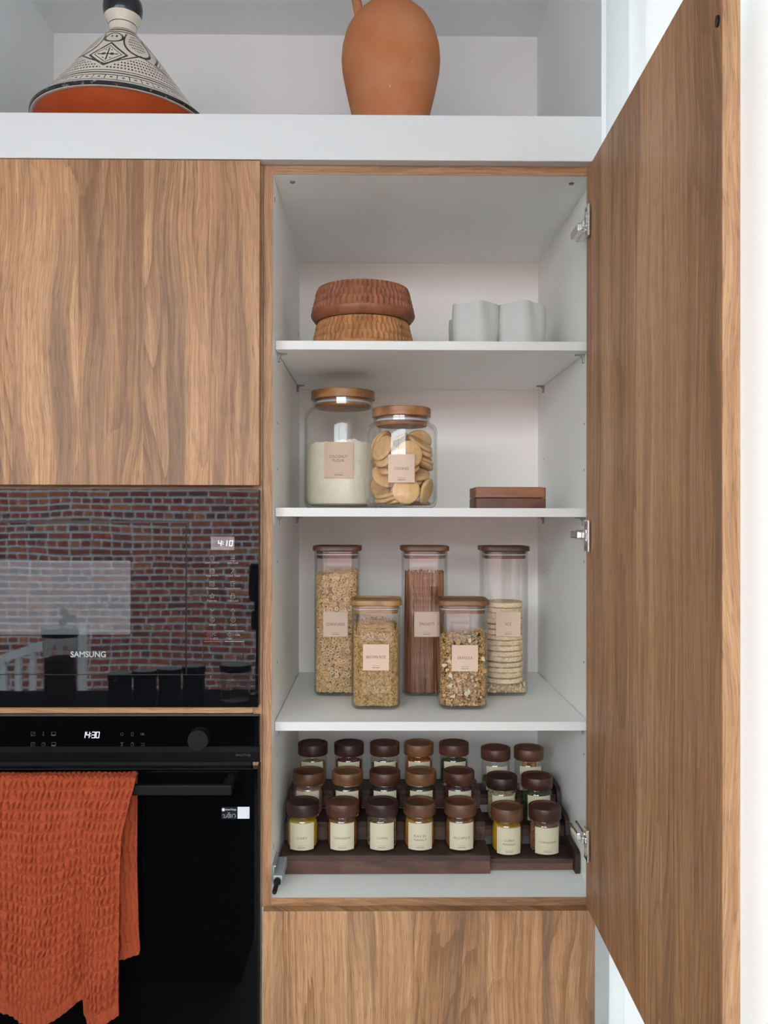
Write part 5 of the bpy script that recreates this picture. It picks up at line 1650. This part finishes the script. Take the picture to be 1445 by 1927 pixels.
proto_glass = proto_lid = proto_label = None
rnd = random.Random(77)
for r_ in range(3):
    for k in range(7):
        colr, fill, kind, desc, words, lidc = SP[r_][k]
        right = k >= 5
        y = row_yr[r_] if right else row_y[r_]
        z = row_z[r_] - (0.0128 if right else 0.0)
        x = at(XS[r_][k], 1540, y).x
        c = (x, y, z)
        what = ('labelled %s' % ' '.join(words).title()) if words else ('holding %s' % desc)
        lab = 'spice jar %s, %s row, %s' % (what, ROWN[r_], ORD[k])
        t = thing('spice_jar', lab, 'jar', c, 'small spice jars on the rack')
        if proto_glass is None:
            proto_glass = MB().lathe(glass_p, 48, c).build('glass_body', M['glass'], t)
            proto_lid = MB().lathe(lid_p, 48, c).build('lid', M['walnut_lid'], t, color=lidc)
            lid_o = proto_lid
        else:
            for pr in (proto_glass, proto_lid):
                o = pr.copy(); COL.objects.link(o); o.parent = t; ORG[o.name] = Vector(c)
                if pr is proto_lid: o.color = (*lidc, 1); lid_o = o
        lid_o.rotation_euler = (0, 0, rnd.uniform(-0.7, 0.7))
        tx_ = []
        if words:
            zz = 0.0262 if len(words) == 1 else 0.0300
            for i_, wd in enumerate(words):
                tx_.append((wd, zz - 0.0072 * i_, 0.0040, min(0.036, 0.0040 * len(wd)) if len(wd) < 9 else 0.0345))
        curved_label(t, R_J, 0.0, 0.0495, 0.0035, 0.0535, c, M['paper_cream'], [(0.0115, 0.0155, 0.0005), (0.0085, 0.0155, 0.0012)] if words else [], tx_)
        nm = {'powder': 'spice_powder', 'seed': 'spice_seeds', 'bead': 'spice_seeds', 'leaf': 'dried_herbs'}.get(kind)
        rs = np.random.RandomState(100 + r_ * 7 + k)
        lab2 = '%s in the %s row jar, %s' % (desc, ROWN[r_], ORD[k])
        if kind == 'powder':
            fill = min(fill, 0.0545)
            tilt = rnd.uniform(-0.0016, 0.0016); ph = rnd.uniform(0, 6)
            fm = lambda r, z_, a, t1=tilt, p1=ph, fh=fill: (r, (0.0010 * math.sin(2 * a + p1) + t1 * math.sin(a) + 0.0007 * math.sin(9 * a + p1)) * (r / 0.028) if z_ > fh - 0.006 else 0.0)
            rt = 0.0275 if fill < 0.050 else 0.0245
            o = MB().lathe([(0, 0.0046), (0.0255, 0.0047), (0.0277, 0.0084), (0.0277, min(fill, 0.051) - 0.008), (rt, fill - 0.0005), (rt * 0.6, fill + 0.0004), (0, fill)], 64, c, rmod=fm).build(nm, M['powder'], None, color=colr)
            tag(o, lab2, 'spice', kind='stuff')
        elif kind in ('bead', 'seed', 'leaf'):
            if kind == 'bead': tvv, tff, n_ = seedv, seedf, 1500
            elif kind == 'seed': tvv, tff, n_ = [(a_ * 1.0, b_ * 0.35, c_ * 0.35) for a_, b_, c_ in [tuple(2.0 * np.array(v)) for v in seedv]], seedf, 1300
            else: tvv, tff, n_ = [(0.0016, 0, 0), (-0.0012, 0.001, 0.0003), (-0.0010, -0.0011, 0), (0, 0.0002, 0.0006)], [(0, 1, 3), (1, 2, 3), (2, 0, 3), (0, 2, 1)], 1900
            key = 'loose_%d_%d' % (r_, k)
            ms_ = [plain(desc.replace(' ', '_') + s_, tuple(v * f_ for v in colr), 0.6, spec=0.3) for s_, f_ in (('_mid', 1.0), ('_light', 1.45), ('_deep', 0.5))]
            o = round_scatter(nm, tvv, tff, ms_, c, 0.0277, min(fill, 0.0510), n_, rs)
            tag(o, lab2, 'spice', kind='stuff')
        else:
            for i_, (dx, dy, rr_) in enumerate(((-0.009, -0.006, 0.0068), (0.008, -0.008, 0.0072), (0.001, 0.010, 0.0070))):
                mb = MB()
                spiral = [(rr_ * (1 - 0.10 * a_ / 3) * math.cos(a_), rr_ * (1 - 0.10 * a_ / 3) * math.sin(a_)) for a_ in np.linspace(0, 7.6, 26)]
                sp2 = [(0.86 * u_, 0.86 * v_) for u_, v_ in reversed(spiral)]
                mb.prism([(x + dx + u_, y + dy + v_) for u_, v_ in spiral + sp2], 'Z', z + 0.0050, z + 0.0625, smooth=False)
                o = mb.build('cinnamon_stick', bpy.data.materials.get('cinnamon_bark') or plain('cinnamon_bark', colr, 0.8, noise_amt=0.25, nscale=200))
                tag(o, '%s rolled cinnamon stick in the back row jar, last at the right' % ('front left', 'front right', 'rear')[i_], 'cinnamon stick', 'cinnamon sticks')

# ================================================================ curtain on the right
ny, nz = 420, 12
cv, cf = [], []
for i in range(ny):
    yy = 0.34 - 2.05 * i / (ny - 1)
    for j in range(nz):
        zz = 0.015 + 2.52 * j / (nz - 1)
        k_ = 0.75 + 0.25 * j / (nz - 1)
        amp = 0.020 * k_ * (1.0 - 0.80 * min(1.0, max(0.0, (-0.22 - yy) / 0.2)))
        xx = 0.452 + amp * math.sin(yy * 52 + 0.6 * math.sin(yy * 17) + 0.22 * math.sin(zz * 2.1 + yy * 5)) + 0.006 * math.sin(yy * 21 + zz)
        xx += -0.020 * max(0.0, 1 - zz / 1.1) * max(0.0, 1 - abs(yy - 0.02) / 0.25)
        cv.append((xx, yy, zz))
for i in range(ny - 1):
    for j in range(nz - 1):
        cf.append((i * nz + j, (i + 1) * nz + j, (i + 1) * nz + j + 1, i * nz + j + 1))
cu = raw_mesh('curtain', cv, cf, M['curtain'])
tag(cu, 'sheer white floor length curtain beside the open door', 'curtain')

# ================================================================ behind the camera, seen mirrored in the oven glass
ctr = MB()
ctr.box(-2.75, -0.36, -1.38, -1.06, 0.785, 0.815, 0.002).box(-2.70, -0.40, -1.36, -1.09, 0.0, 0.785, 0.002)
ctr = ctr.build('kitchen_counter', M['black_counter'])
tag(ctr, 'long low black counter standing opposite the oven', 'counter')
ZC = 0.815


def canister(label, x, y, r, h, lid_h, body, fillc=None, name='canister'):
    t = thing(name, label, 'jar', (x, y, ZC))
    MB().lathe([(0, 0), (r, 0), (r, h), (r - 0.003, h), (r - 0.003, 0.004), (0, 0.004)], 40, (x, y, ZC)).build('glass_body', M[body], t)
    MB().lathe([(0, h + 0.0004), (r + 0.002, h + 0.0004), (r + 0.003, h + 0.003), (r + 0.003, h + lid_h - 0.003), (r, h + lid_h), (0, h + lid_h)], 40, (x, y, ZC)).build('lid', M['black_plastic'], t)
    if fillc:
        o = MB().lathe([(0, 0.005), (r - 0.004, 0.005), (r - 0.004, h * 0.66), (r * 0.5, h * 0.70), (0, h * 0.71)], 40, (x, y, ZC)).build('ground_coffee', M['powder'], None, color=fillc)
        tag(o, 'brown coffee filling the tall glass jar opposite the oven', 'coffee', kind='stuff')
    return t


canister('tall glass jar of brown coffee with a black lid on the counter', -0.985, -1.20, 0.052, 0.205, 0.028, 'glass', (0.16, 0.045, 0.018), 'coffee_jar')
for k in range(4):
    canister('squat dark canister, number %s in the row along the counter' % ('one', 'two', 'three', 'four')[k], -0.78 + 0.072 * k, -1.14 - 0.012 * k, 0.034, 0.082 + 0.006 * k, 0.020, 'black_plastic')
canister('clear glass jar with a black lid at the counter end', -0.440, -1.20, 0.046, 0.10, 0.022, 'glass')
bs = thing('brush_stand', 'black upright brush holder at the end of the counter', 'brush', (-0.385, -1.29, ZC))
MB().lathe([(0, 0), (0.025, 0), (0.025, 0.006), (0.0055, 0.010), (0.0055, 0.20), (0.006, 0.205), (0.006, 0.215), (0.019, 0.218), (0.021, 0.23), (0.019, 0.275), (0.010, 0.280), (0.010, 0.305), (0.024, 0.310), (0.027, 0.34), (0.024, 0.42), (0.018, 0.428), (0, 0.430)], 32, (-0.385, -1.29, ZC)).build('holder', M['black_plastic'], bs)
sx, sy, sz = -0.965, -1.20, ZC + 0.2334
sp_ = thing('fidget_spinner', 'small green three lobed spinner standing on the coffee jar lid', 'toy', (sx, sy, sz))
mb = MB(); gm = plain('green_toy_plastic', (0.10, 0.42, 0.06), 0.4)
cz = sz + 0.030
for k in range(3):
    a_ = PI / 2 + 0.35 + 2 * PI * k / 3
    px_, pz_ = sx + 0.019 * math.cos(a_), cz + 0.019 * math.sin(a_)
    mb.prism([(px_ + 0.0125 * math.cos(j * PI / 10), pz_ + 0.0125 * math.sin(j * PI / 10)) for j in range(20)], 'Y', sy - 0.004, sy + 0.004)
mb.build('lobes', gm, sp_)
MB().prism([(sx + 0.010 * math.cos(j * PI / 10), cz + 0.010 * math.sin(j * PI / 10)) for j in range(20)], 'Y', sy - 0.006, sy + 0.006).build('hub', M['red_print'], sp_)
# white stair railing in the yard
rl = thing('stair_railing', 'white outdoor stair railing in front of the brick wall', 'railing', (-2.6, -4.5, -0.4))
xa_, xb_, za_, zb2 = -2.95, -2.10, 0.24, 0.53
mb = MB()
mb.loft([[(x_, y_, z_ + dz_) for y_, dz_ in ((-4.53, 0), (-4.47, 0), (-4.47, 0.06), (-4.53, 0.06))] for x_, z_ in ((xa_, za_), (xb_, zb2))], smooth=False)
mb.build('handrail', M['white_pvc'], rl)
for k in range(9):
    x_ = xa_ + 0.03 + (xb_ - xa_ - 0.06) * k / 8
    z_ = za_ + (zb2 - za_) * (x_ - xa_) / (xb_ - xa_)
    MB().box(x_ - 0.018, x_ + 0.018, -4.518, -4.482, -0.40, z_ + 0.001).build('baluster', M['white_pvc'], rl)
MB().box(xb_ + 0.002, xb_ + 0.052, -4.525, -4.475, -0.40, zb2 + 0.10, 0.002).build('post', M['white_pvc'], rl)
